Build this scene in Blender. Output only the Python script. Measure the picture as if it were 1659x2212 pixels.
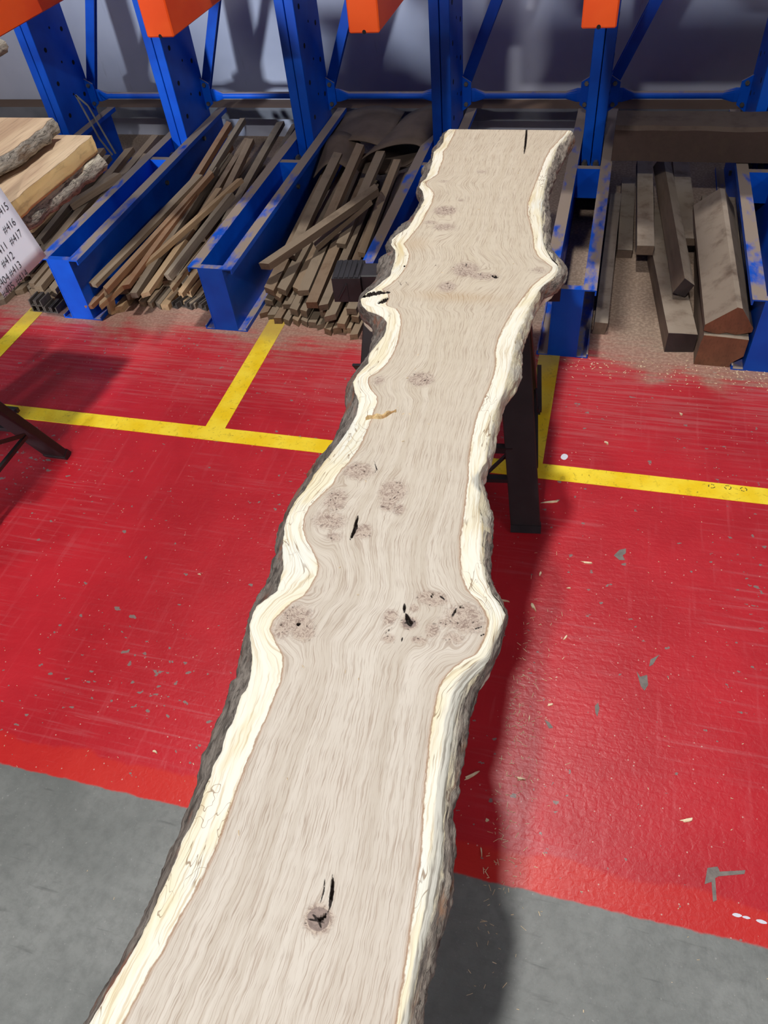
import bpy, bmesh, math, random
import numpy as np
from mathutils import Vector, Matrix, noise as mnoise

for o in list(bpy.data.objects): bpy.data.objects.remove(o, do_unlink=True)
scene = bpy.context.scene
C = scene.collection
random.seed(7)
rng = np.random.RandomState(5)
PI = math.pi

OUT={
 'LT':[(-0.4902,2.4045),(-0.4955,2.3663),(-0.4888,2.3169),(-0.4917,2.2745),(-0.5023,2.2387),(-0.4943,2.1758),(-0.4891,2.1205),(-0.4885,2.0668),(-0.4973,2.0400),(-0.4974,2.0142),(-0.4793,1.9798),(-0.4660,1.9362),(-0.4672,1.8928),(-0.4713,1.8597),(-0.4735,1.8092),(-0.4775,1.7777),(-0.4945,1.7457),(-0.5035,1.7192),(-0.4985,1.6901),(-0.4819,1.6668),(-0.4722,1.6273),(-0.4690,1.5883),(-0.4659,1.5504),(-0.4829,1.5114),(-0.4933,1.4884),(-0.5056,1.4654),(-0.5085,1.4509),(-0.5096,1.4402),(-0.5003,1.4169),(-0.4804,1.3953),(-0.4587,1.3878),(-0.4401,1.3766),(-0.4258,1.3587),(-0.4214,1.3334),(-0.4207,1.3082),(-0.4301,1.2604),(-0.4345,1.2418),(-0.4289,1.2074),(-0.4418,1.1686),(-0.4437,1.1433),(-0.4314,1.1125),(-0.4158,1.0883),(-0.4105,1.0632),(-0.4083,1.0433),(-0.4119,1.0082),(-0.4167,0.9786),(-0.4250,0.9399),(-0.4331,0.9025),(-0.4407,0.8705),(-0.4459,0.8313),(-0.4532,0.8121),(-0.4557,0.7897),(-0.4553,0.7597),(-0.4487,0.7317),(-0.4423,0.7045),(-0.4331,0.6786),(-0.4252,0.6609),(-0.4211,0.6318),(-0.4194,0.6139),(-0.4401,0.5807),(-0.4419,0.5623),(-0.4389,0.5433),(-0.4297,0.5222),(-0.4249,0.5119),(-0.4153,0.4917),(-0.4084,0.4716),(-0.4046,0.4513),(-0.4042,0.4377),(-0.4078,0.4285),(-0.4065,0.4171),(-0.4042,0.3995),(-0.4041,0.3834),(-0.4063,0.3735),(-0.4053,0.3596),(-0.4030,0.3448),(-0.4057,0.3240),(-0.4046,0.2933),(-0.4018,0.2642),(-0.4028,0.2424),(-0.4060,0.2259),(-0.4040,0.2007),(-0.4051,0.1790),(-0.4065,0.1547),(-0.4071,0.1298),(-0.4091,0.1084),(-0.4129,0.0843),(-0.4170,0.0651),(-0.4210,0.0463),(-0.4246,0.0215)],
 'LH':[(-0.4662,2.3986),(-0.4661,2.3422),(-0.4675,2.2694),(-0.4734,2.2398),(-0.4642,2.1884),(-0.4632,2.1218),(-0.4591,2.0896),(-0.4692,2.0678),(-0.4829,2.0409),(-0.4815,2.0233),(-0.4590,1.9961),(-0.4468,1.9718),(-0.4404,1.9185),(-0.4444,1.8617),(-0.4460,1.8069),(-0.4514,1.7711),(-0.4615,1.7186),(-0.4674,1.6971),(-0.4501,1.6697),(-0.4404,1.6463),(-0.4356,1.6071),(-0.4367,1.5761),(-0.4441,1.5376),(-0.4571,1.5068),(-0.4705,1.4872),(-0.4522,1.4713),(-0.4451,1.4509),(-0.4450,1.4266),(-0.4386,1.4171),(-0.4175,1.4114),(-0.4020,1.3877),(-0.3925,1.3562),(-0.3873,1.3186),(-0.3837,1.2906),(-0.3830,1.2426),(-0.3887,1.2070),(-0.3998,1.1799),(-0.4146,1.1612),(-0.4102,1.1425),(-0.3988,1.1225),(-0.3816,1.1037),(-0.3764,1.0836),(-0.3756,1.0482),(-0.3751,1.0089),(-0.3760,0.9755),(-0.3780,0.9474),(-0.3849,0.9147),(-0.3941,0.8912),(-0.3983,0.8732),(-0.3979,0.8562),(-0.4125,0.8235),(-0.4237,0.7952),(-0.4251,0.7692),(-0.4188,0.7452),(-0.4064,0.7230),(-0.3939,0.7093),(-0.3776,0.6888),(-0.3674,0.6716),(-0.3647,0.6534),(-0.3678,0.6345),(-0.3726,0.6120),(-0.3881,0.5950),(-0.3966,0.5760),(-0.4049,0.5573),(-0.4047,0.5406),(-0.3918,0.5259),(-0.3805,0.5132),(-0.3686,0.5010),(-0.3629,0.4825),(-0.3584,0.4608),(-0.3588,0.4353),(-0.3581,0.4075),(-0.3605,0.3847),(-0.3611,0.3659),(-0.3617,0.3476),(-0.3626,0.3267),(-0.3594,0.2294),(-0.3610,0.2022),(-0.3645,0.1723),(-0.3695,0.1508),(-0.3740,0.1255),(-0.3768,0.1015),(-0.3811,0.0848),(-0.3833,0.0649),(-0.3865,0.0440),(-0.3880,0.0304)],
 'RH':[(-0.1232,2.4007),(-0.1435,2.3277),(-0.1595,2.2690),(-0.1690,2.2012),(-0.1736,2.1150),(-0.1780,2.0531),(-0.1811,2.0033),(-0.1841,1.9360),(-0.1772,1.8723),(-0.1636,1.8204),(-0.1504,1.7620),(-0.1418,1.7057),(-0.1274,1.6677),(-0.1092,1.6464),(-0.0892,1.6219),(-0.0926,1.5994),(-0.1089,1.5722),(-0.1274,1.5346),(-0.1352,1.5059),(-0.1457,1.4707),(-0.1578,1.4229),(-0.1660,1.3772),(-0.1727,1.3294),(-0.1726,1.2818),(-0.1641,1.2372),(-0.1633,1.1986),(-0.1666,1.1554),(-0.1714,1.1135),(-0.1753,1.0781),(-0.1752,1.0490),(-0.1751,1.0114),(-0.1719,0.9756),(-0.1689,0.9409),(-0.1631,0.9078),(-0.1610,0.8793),(-0.1543,0.8041),(-0.1517,0.7646),(-0.1443,0.7276),(-0.1361,0.6959),(-0.1229,0.6698),(-0.1063,0.6556),(-0.0909,0.6382),(-0.0830,0.6231),(-0.0813,0.6039),(-0.0844,0.5811),(-0.0904,0.5613),(-0.0916,0.5581),(-0.1061,0.5468),(-0.1193,0.5296),(-0.1298,0.5090),(-0.1328,0.4884),(-0.1317,0.4614),(-0.1306,0.4353),(-0.1279,0.4104),(-0.1246,0.3830),(-0.1221,0.3597),(-0.1190,0.3341),(-0.1139,0.3068),(-0.1104,0.2801),(-0.1074,0.2559),(-0.1050,0.2171),(-0.1024,0.1786),(-0.0999,0.1423),(-0.0987,0.1007)],
 'RT':[(-0.1107,2.3985),(-0.1211,2.3763),(-0.1407,2.2985),(-0.1478,2.2242),(-0.1540,2.1477),(-0.1532,2.0545),(-0.1492,1.9762),(-0.1454,1.9017),(-0.1345,1.8227),(-0.1242,1.7478),(-0.1111,1.7006),(-0.0929,1.6594),(-0.0795,1.6417),(-0.0743,1.6160),(-0.0813,1.5823),(-0.1050,1.5370),(-0.1122,1.5016),(-0.1183,1.4737),(-0.1234,1.4400),(-0.1268,1.3945),(-0.1302,1.3840),(-0.1343,1.3464),(-0.1333,1.2869),(-0.1340,1.2412),(-0.1329,1.1974),(-0.1352,1.1547),(-0.1412,1.1180),(-0.1440,1.0828),(-0.1428,1.0444),(-0.1418,0.9983),(-0.1386,0.9588),(-0.1432,0.9408),(-0.1463,0.9232),(-0.1444,0.9026),(-0.1368,0.8833),(-0.1314,0.8412),(-0.1202,0.8101),(-0.1141,0.7636),(-0.1061,0.7234),(-0.0960,0.6961),(-0.0835,0.6703),(-0.0670,0.6529),(-0.0588,0.6377),(-0.0618,0.6174),(-0.0682,0.5969),(-0.0698,0.5817),(-0.0698,0.5583),(-0.0788,0.5357),(-0.0917,0.5168),(-0.0989,0.4973),(-0.1011,0.4754),(-0.1019,0.4563),(-0.1003,0.4344),(-0.0980,0.4132),(-0.0965,0.3839),(-0.0949,0.3590),(-0.0922,0.3368),(-0.0889,0.3124),(-0.0853,0.2903),(-0.0818,0.2690),(-0.0822,0.2282),(-0.0842,0.1938),(-0.0868,0.1636),(-0.0859,0.1330),(-0.0851,0.1040)],
 'RB':[(-0.1120,2.4824),(-0.1010,2.4413),(-0.1004,2.3743),(-0.1111,2.3268),(-0.1195,2.2579),(-0.1313,2.1806),(-0.1333,2.1071),(-0.1351,2.0564),(-0.1390,2.0071),(-0.1286,1.9510),(-0.1178,1.8880),(-0.1136,1.8271),(-0.1056,1.7690),(-0.0926,1.7217),(-0.0630,1.6853),(-0.0550,1.6631),(-0.0543,1.6332),(-0.0626,1.5956),(-0.0796,1.5722),(-0.0964,1.5491),(-0.1039,1.5135),(-0.1105,1.4721),(-0.1142,1.4155),(-0.1179,1.3711),(-0.1214,1.3280),(-0.1165,1.2760),(-0.1105,1.2430),(-0.1157,1.2039),(-0.1272,1.1650),(-0.1350,1.1379),(-0.1332,1.1029),(-0.1323,1.0639),(-0.1330,1.0260),(-0.1308,0.9809),(-0.1401,0.9714),(-0.1454,0.9564),(-0.1406,0.9271),(-0.1344,0.9071),(-0.1176,0.8694),(-0.1089,0.8495),(-0.1030,0.8010),(-0.0982,0.7508),(-0.0920,0.7145),(-0.0770,0.6884),(-0.0626,0.6683),(-0.0553,0.6407),(-0.0580,0.6169),(-0.0575,0.5983),(-0.0628,0.5775),(-0.0657,0.5597),(-0.0721,0.5416),(-0.0787,0.5257),(-0.0816,0.5108),(-0.0848,0.4922),(-0.0843,0.4689),(-0.0830,0.4464),(-0.0832,0.4279),(-0.0825,0.4100),(-0.0799,0.3859),(-0.0815,0.3718),(-0.0823,0.3582),(-0.0830,0.3447),(-0.0822,0.3319),(-0.0768,0.3203),(-0.0737,0.3037),(-0.0717,0.2888),(-0.0671,0.2523),(-0.0662,0.2228),(-0.0680,0.1994),(-0.0711,0.1765),(-0.0713,0.1549),(-0.0733,0.1285),(-0.0725,0.1114)],
 'LB':[(-0.5095,2.4884),(-0.5182,2.4487),(-0.5123,2.3976),(-0.5142,2.3538),(-0.5255,2.3106),(-0.5094,2.2171),(-0.5220,2.1915),(-0.5277,2.1710),(-0.5153,2.1330),(-0.5172,2.0844),(-0.5090,2.0585),(-0.5144,2.0322),(-0.5004,2.0026),(-0.4875,1.9834),(-0.4864,1.9441),(-0.4924,1.8722),(-0.4969,1.8414),(-0.5149,1.8199),(-0.5243,1.7923),(-0.5247,1.7570),(-0.5272,1.7310),(-0.5144,1.6983),(-0.5018,1.6746),(-0.5253,1.6626),(-0.5252,1.6318),(-0.5126,1.5936),(-0.5103,1.5554),(-0.5253,1.5164),(-0.5296,1.4939),(-0.5241,1.4515),(-0.5086,1.4184),(-0.4951,1.4064),(-0.4818,1.3944),(-0.4652,1.3698),(-0.4551,1.3322),(-0.4505,1.2912),(-0.4494,1.2730),(-0.4448,1.2434),(-0.4583,1.2063),(-0.4612,1.1772),(-0.4656,1.1541),(-0.4581,1.1223),(-0.4474,1.0918),(-0.4440,1.0559),(-0.4443,1.0157),(-0.4441,0.9864),(-0.4506,0.9522),(-0.4615,0.9226),(-0.4674,0.8946),(-0.4598,0.8847),(-0.4631,0.8600),(-0.4707,0.8402),(-0.4732,0.8170),(-0.4728,0.7859),(-0.4685,0.7650),(-0.4744,0.7563),(-0.4671,0.7316),(-0.4649,0.7114),(-0.4569,0.6968),(-0.4600,0.6843),(-0.4550,0.6618),(-0.4547,0.6389),(-0.4587,0.6129),(-0.4590,0.5817),(-0.4554,0.5621),(-0.4509,0.5470),(-0.4485,0.5319),(-0.4486,0.5165),(-0.4457,0.4982),(-0.4407,0.4771),(-0.4362,0.4617),(-0.4442,0.4562),(-0.4412,0.4448),(-0.4394,0.4260),(-0.4347,0.4067),(-0.4388,0.3909),(-0.4397,0.3776),(-0.4381,0.3587),(-0.4392,0.3427),(-0.4365,0.3294),(-0.4333,0.3150),(-0.4291,0.3084),(-0.4281,0.2917),(-0.4266,0.2654),(-0.4261,0.2378),(-0.4269,0.2180),(-0.4261,0.1956),(-0.4249,0.1607),(-0.4268,0.1299),(-0.4293,0.1017),(-0.4327,0.0728),(-0.4376,0.0531),(-0.4389,0.0374),(-0.4414,0.0225)],
}
KNOTS=[(-0.3377,2.1124,0.0204,0.0196,0.50),(-0.3956,1.8774,0.0340,0.0250,0.90),(-0.3810,1.7911,0.0425,0.0286,0.60),(-0.3642,1.9371,0.0132,0.0126,0.50),(-0.2911,1.5922,0.0348,0.0352,0.90),(-0.2425,1.5662,0.0469,0.0201,0.70),(-0.3195,1.5140,0.0255,0.0255,0.80),(-0.3057,1.1695,0.0272,0.0242,0.95),(-0.3610,0.8933,0.0304,0.0229,0.90),(-0.2880,0.8542,0.0261,0.0285,1.00),(-0.2886,0.8228,0.0163,0.0169,0.90),(-0.2670,0.8156,0.0130,0.0167,0.70),(-0.3824,0.8179,0.0247,0.0323,0.80),(-0.3786,0.7693,0.0369,0.0246,0.75),(-0.3601,0.7359,0.0222,0.0158,0.60),(-0.3146,0.7564,0.0167,0.0189,0.90),(-0.3709,0.5690,0.0262,0.0267,0.90),(-0.3852,0.5448,0.0203,0.0228,0.70),(-0.3522,0.5471,0.0230,0.0195,0.80),(-0.1976,0.5932,0.0136,0.0118,1.20),(-0.1721,0.6447,0.0272,0.0158,0.90),(-0.2285,0.5983,0.0131,0.0168,0.80),(-0.1962,0.6217,0.0090,0.0087,0.80),(-0.1458,0.6042,0.0169,0.0150,0.60),(-0.1168,0.6182,0.0346,0.0302,0.85),(-0.1600,0.5872,0.0128,0.0164,0.80),(-0.2212,0.5604,0.0129,0.0099,0.70),(-0.1766,0.5660,0.0181,0.0082,0.70),(-0.1273,0.5806,0.0220,0.0146,0.60),(-0.2097,0.1778,0.0168,0.0160,1.20),(-0.1178,1.6033,0.0315,0.0183,0.50),(-0.3912,1.1530,0.0172,0.0198,0.60),(-0.4221,1.8124,0.0262,0.0142,0.60),(-0.4342,2.0461,0.0203,0.0134,0.50),]
CRACKS=[([(-0.2514,2.4483),(-0.2434,2.3723),(-0.2371,2.2994),(-0.2323,2.2295)],0.0032),([(-0.3338,0.7900),(-0.3321,0.7722),(-0.3300,0.7620),(-0.3305,0.7463),(-0.3318,0.7338)],0.0032),([(-0.2130,0.6281),(-0.2092,0.6089)],0.0022),([(-0.2064,0.6094),(-0.1978,0.5940),(-0.1951,0.5887)],0.0042),([(-0.2086,0.5911),(-0.1961,0.5927),(-0.1889,0.5992)],0.0016),([(-0.2007,0.5580),(-0.2025,0.5682)],0.0012),([(-0.2072,0.2272),(-0.2033,0.2123),(-0.2012,0.1999),(-0.2003,0.1895)],0.0023),([(-0.2158,0.2226),(-0.2123,0.2076),(-0.2130,0.1936)],0.0009),([(-0.2222,0.1744),(-0.2092,0.1764),(-0.2041,0.1816),(-0.1999,0.1901)],0.0016),([(-0.2201,0.1818),(-0.2092,0.1764),(-0.1989,0.1759)],0.0014),([(-0.2092,0.1764),(-0.2038,0.1698)],0.0012),([(-0.5132,1.4496),(-0.5016,1.4567),(-0.4873,1.4662),(-0.4669,1.4743),(-0.4484,1.4763)],0.0085),([(-0.4644,1.4261),(-0.4544,1.4387),(-0.4453,1.4552)],0.0070),([(-0.2926,1.6258),(-0.2915,1.6005)],0.0016),([(-0.2508,1.5838),(-0.2518,1.5632)],0.0010),([(-0.2246,1.5700),(-0.2084,1.5636)],0.0050),([(-0.4423,1.5920),(-0.4378,1.5924)],0.0040),([(-0.1731,0.6570),(-0.1754,0.6432)],0.0016),([(-0.1633,0.6517),(-0.1525,0.6449)],0.0014),([(-0.1331,0.6338),(-0.1372,0.6143)],0.0018),([(-0.1247,0.6424),(-0.1300,0.6327)],0.0014),([(-0.1018,0.6003),(-0.0874,0.6097)],0.0012),([(-0.0911,0.5901),(-0.0820,0.5976)],0.0012),([(-0.2213,0.5811),(-0.2296,0.5654)],0.0010),([(-0.3405,0.9246),(-0.3293,0.9021),(-0.3306,0.8936)],0.0010),([(-0.0690,0.6973),(-0.0689,0.6964)],0.0020),([(-0.3662,0.5553),(-0.3608,0.5615)],0.0030),([(-0.3658,1.5995),(-0.3637,1.6061)],0.0014),([(-0.4411,1.5293),(-0.4261,1.5046)],0.0010),([(-0.4220,1.5252),(-0.4117,1.5101)],0.0010)]
S1=[('A',(-2.0081, 2.3618, 0.115),(-1.8612, 3.1989, 0.2),0.040,0.018),('B',(-1.9418, 2.3453, 0.1),(-1.8041, 3.2186, 0.2),0.026,0.024),('C',(-1.9717, 2.3143, 0.05),(-1.5812, 3.0575, 0.25),0.022,0.022),('D',(-2.0283, 2.3078, 0.05),(-1.8761, 2.6943, 0.13),0.028,0.020),('E',(-1.8636, 2.382, 0.075),(-1.8212, 3.1653, 0.16),0.026,0.020),('F',(-1.8237, 2.3583, 0.05),(-1.83, 3.3082, 0.155),0.030,0.025),('G',(-1.7805, 2.375, 0.05),(-1.7338, 3.1226, 0.145),0.028,0.020),('H',(-1.6952, 2.444, 0.14),(-1.5791, 2.9333, 0.255),0.030,0.030),('I',(-1.6582, 2.4406, 0.06),(-1.5719, 3.001, 0.15),0.026,0.022),('J',(-1.7047, 2.4553, 0.04),(-1.5951, 2.8925, 0.13),0.020,0.020)]
S2=[('X1',(-1.2664, 2.4861, 0.19),(-0.9073, 2.9452, 0.3),0.042,0.030),('X2',(-1.1281, 2.7058, 0.15),(-0.94, 2.8974, 0.255),0.050,0.022)]
S0=[('P',(-2.5297, 2.7154, 0.16),(-2.3541, 3.0361, 0.28),0.030,0.012),('Q',(-2.6587, 2.8329, 0.14),(-2.5494, 3.1013, 0.2),0.030,0.030),('R',(-2.4284, 2.9402, 0.18),(-2.2534, 3.1305, 0.24),0.040,0.030)]
CHIPS=[(0.0929,1.3593,0.030,0.006,-3),(-0.0362,1.1823,0.030,0.009,-60),(0.0374,0.9016,0.014,0.006,20),(0.1182,1.8635,0.020,0.009,-50),(0.3481,2.0406,0.016,0.008,-65),(-0.0321,1.5734,0.055,0.007,15),(0.3526,0.6884,0.028,0.008,20),(-0.0091,0.7038,0.020,0.006,-5),(-0.1198,0.6865,0.040,0.008,40),(-0.8869,0.5817,0.016,0.006,-15),(-1.0027,1.1142,0.012,0.005,-10),(-0.0304,1.2966,0.014,0.006,80),(0.0561,1.1006,0.017,0.005,60),(-0.1146,1.1875,0.024,0.005,-10),(-0.0686,0.5946,0.008,0.008,0),(-0.0697,0.5260,0.022,0.003,-75),(0.0503,1.2614,0.012,0.004,0),(-0.0075,0.8548,0.018,0.003,90)]
NOTE=[('#405',0.0236,0.0066),('#414',0.0885,0.0051),('#404',0.0257,0.0316),('#413',0.0857,0.0330),('#412',0.0831,0.0622),('#417',0.1521,0.0886),('#416',0.1560,0.1194),('#415',0.1668,0.1585),('#411',0.0842,0.0905)]
STRAP1=[(-2.678,3.600,0.435),(-2.658,3.600,0.346),(-2.629,3.600,0.218),(-2.585,3.600,0.134)]
STRAP2=[(-2.678,3.600,0.435),(-2.627,3.600,0.384),(-2.601,3.600,0.284),(-2.562,3.600,0.142)]
PATCHES=[[(0.3917, 0.5975), (0.4118, 0.6049), (0.416, 0.5956), (0.4659, 0.6098), (0.4637, 0.6019), (0.413, 0.5857), (0.4065, 0.5806), (0.4077, 0.5378), (0.4006, 0.5335), (0.3991, 0.5716), (0.3854, 0.5639)], [(0.1642, 1.3993), (0.1783, 1.4224), (0.1958, 1.4307), (0.1964, 1.4137), (0.188, 1.4037), (0.1949, 1.388), (0.18, 1.3853)], [(0.2368, 1.0371), (0.2461, 1.0231), (0.2624, 1.0317), (0.2652, 1.0035), (0.2569, 0.9863), (0.2479, 0.9973)], [(0.2693, 1.0773), (0.2914, 1.0967), (0.2859, 1.0874), (0.2751, 1.0636), (0.2664, 1.0564)], [(0.143, 0.921), (0.15, 0.9312), (0.1542, 0.917), (0.1502, 0.8939), (0.1453, 0.9028)], [(0.0285, 0.8599), (0.0399, 0.8561), (0.051, 0.8439), (0.0416, 0.8395)]]
DRIPS=[(0.4453, 0.5187, 0.006), (0.4625, 0.5184, 0.0045), (0.4906, 0.5173, 0.006)]
RINGS=[(0.4337, 1.7185), (0.4795, 1.7203), (0.5236, 1.72)]
CAM=[[0.965236, 0.246295, -0.08751], [-0.127296, 0.735368, 0.665605], [-0.228288, 0.631326, -0.741156]]

# ---------------------------------------------------------------- camera
cam_d = bpy.data.cameras.new('camera'); cam = bpy.data.objects.new('camera', cam_d); C.objects.link(cam)
cam_d.sensor_fit = 'HORIZONTAL'; cam_d.sensor_width = 36.0; cam_d.lens = 36.0*1604.0/1659.0
cam_d.clip_start = .02; cam_d.clip_end = 100
_r, _u, _f = [Vector(v) for v in CAM]
M = Matrix((( _r.x, _u.x, -_f.x, 0), (_r.y, _u.y, -_f.y, 0), (_r.z, _u.z, -_f.z, 1.7), (0, 0, 0, 1)))
cam.matrix_world = M
scene.camera = cam
# ---------------------------------------------------------------- world, lamps, exposure
world = bpy.data.worlds.new('world'); scene.world = world; world.use_nodes = True
bg = world.node_tree.nodes['Background']; bg.inputs[0].default_value = (.80, .88, 1.0, 1); bg.inputs[1].default_value = .015
def area(name, loc, target, size, energy, color, size_y=None, shape='DISK', spread=PI):
    d = bpy.data.lights.new(name, 'AREA'); d.shape = shape; d.size = size
    if size_y: d.size_y = size_y
    d.energy = energy; d.color = color; d.spread = spread
    o = bpy.data.objects.new(name, d); C.objects.link(o); o.location = loc
    o.rotation_euler = (Vector(target)-Vector(loc)).to_track_quat('-Z', 'Y').to_euler()
    return o
area('overhead_lamp', (-.55, 2.14, 4.6), (-.55, 2.14, 0), .24, 120, (1, .97, .93))
area('overhead_lamp', (-.6, -2.6, 4.6), (-.6, -2.6, 0), .24, 215, (1, .97, .93))  # added unseen lamp behind the camera, brightens slab and rack fronts
for lx in (-6.8, 5.7): area('side_fill_light', (lx, -2.6, 5.2), (lx, -2.6, 0), 1.4, 190, (.97, .98, 1), 4.0, 'RECTANGLE')  # unseen soft fill lamps, added to lift the floor shadows
area('door_daylight', (-5.3, -12, 4.2), (-2, 4, .6), .9, 2300, (.80, .89, 1), 1.1, 'RECTANGLE')
scene.view_settings.view_transform = 'Standard'
try: scene.view_settings.look = 'None'
except Exception: pass
scene.view_settings.exposure = 0.0; scene.view_settings.gamma = 1.0; scene.view_settings.use_curve_mapping = False

# ---------------------------------------------------------------- node helpers
def srgb(r, g, b):
    f = lambda c: (c/255/12.92) if c/255 <= .04045 else ((c/255+.055)/1.055)**2.4
    return (f(r), f(g), f(b), 1)
class NT:
    def __init__(s, name):
        s.m = bpy.data.materials.new(name); s.m.use_nodes = True; s.t = s.m.node_tree
        s.b = s.t.nodes['Principled BSDF']
    def n(s, typ, **kw):
        x = s.t.nodes.new(typ)
        for k, v in kw.items(): setattr(x, k, v)
        return x
    def set(s, sock, v):
        if isinstance(v, bpy.types.NodeSocket): s.t.links.new(v, sock)
        elif v is not None:
            if isinstance(v, (int, float)) and hasattr(sock.default_value, '__len__'): v = (v,)*len(sock.default_value)
            if hasattr(sock.default_value, '__len__') and len(sock.default_value) == 3 and len(v) == 4: v = v[:3]
            sock.default_value = v
    def math(s, op, a, b=None, c=None, clamp=False):
        x = s.n('ShaderNodeMath', operation=op, use_clamp=clamp)
        s.set(x.inputs[0], a)
        if b is not None: s.set(x.inputs[1], b)
        if c is not None: s.set(x.inputs[2], c)
        return x.outputs[0]
    def mix(s, f, a, b, blend='MIX'):
        x = s.n('ShaderNodeMix', data_type='RGBA', blend_type=blend)
        s.set(x.inputs[0], f); s.set(x.inputs[6], a); s.set(x.inputs[7], b)
        return x.outputs[2]
    def ss(s, v, lo, hi, a=0., b=1.):
        x = s.n('ShaderNodeMapRange', interpolation_type='SMOOTHSTEP')
        s.set(x.inputs[0], v); s.set(x.inputs[1], lo); s.set(x.inputs[2], hi); s.set(x.inputs[3], a); s.set(x.inputs[4], b)
        return x.outputs[0]
    def vec(s, v, scale=(1, 1, 1), rot=(0, 0, 0), loc=(0, 0, 0)):
        x = s.n('ShaderNodeMapping'); s.set(x.inputs[0], v)
        x.inputs[1].default_value = loc; x.inputs[2].default_value = rot; x.inputs[3].default_value = scale
        return x.outputs[0]
    def noise(s, v, scale=1., detail=3., rough=.55, dist=0., color=False):
        x = s.n('ShaderNodeTexNoise'); s.set(x.inputs['Vector'], v); x.inputs['Scale'].default_value = scale
        x.inputs['Detail'].default_value = detail; x.inputs['Roughness'].default_value = rough; x.inputs['Distortion'].default_value = dist
        return x.outputs['Color'] if color else x.outputs['Fac']
    def voro(s, v, scale=1., out='Distance', rand=1., feature='F1'):
        x = s.n('ShaderNodeTexVoronoi', feature=feature); s.set(x.inputs['Vector'], v); x.inputs['Scale'].default_value = scale
        x.inputs['Randomness'].default_value = rand
        return x.outputs[out]
    def pos(s): return s.n('ShaderNodeNewGeometry').outputs['Position']
    def nor(s): return s.n('ShaderNodeNewGeometry').outputs['Normal']
    def obj(s): return s.n('ShaderNodeTexCoord').outputs['Object']
    def rnd(s): return s.n('ShaderNodeObjectInfo').outputs['Random']
    def attr(s, name, out='Fac'): return s.n('ShaderNodeAttribute', attribute_name=name).outputs[out]
    def xyz(s, v):
        x = s.n('ShaderNodeSeparateXYZ'); s.set(x.inputs[0], v); return x.outputs
    def bump(s, h, strength=.3, dist=.01, base=None):
        x = s.n('ShaderNodeBump'); x.inputs['Strength'].default_value = strength; x.inputs['Distance'].default_value = dist
        s.set(x.inputs['Height'], h)
        if base is not None: s.set(x.inputs['Normal'], base)
        return x.outputs[0]
    def out(s, color, rough=.6, normal=None, metal=0., spec=None):
        s.set(s.b.inputs['Base Color'], color); s.set(s.b.inputs['Roughness'], rough); s.set(s.b.inputs['Metallic'], metal)
        if normal is not None: s.set(s.b.inputs['Normal'], normal)
        if spec is not None: s.set(s.b.inputs['Specular IOR Level'], spec)
        return s.m

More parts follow.
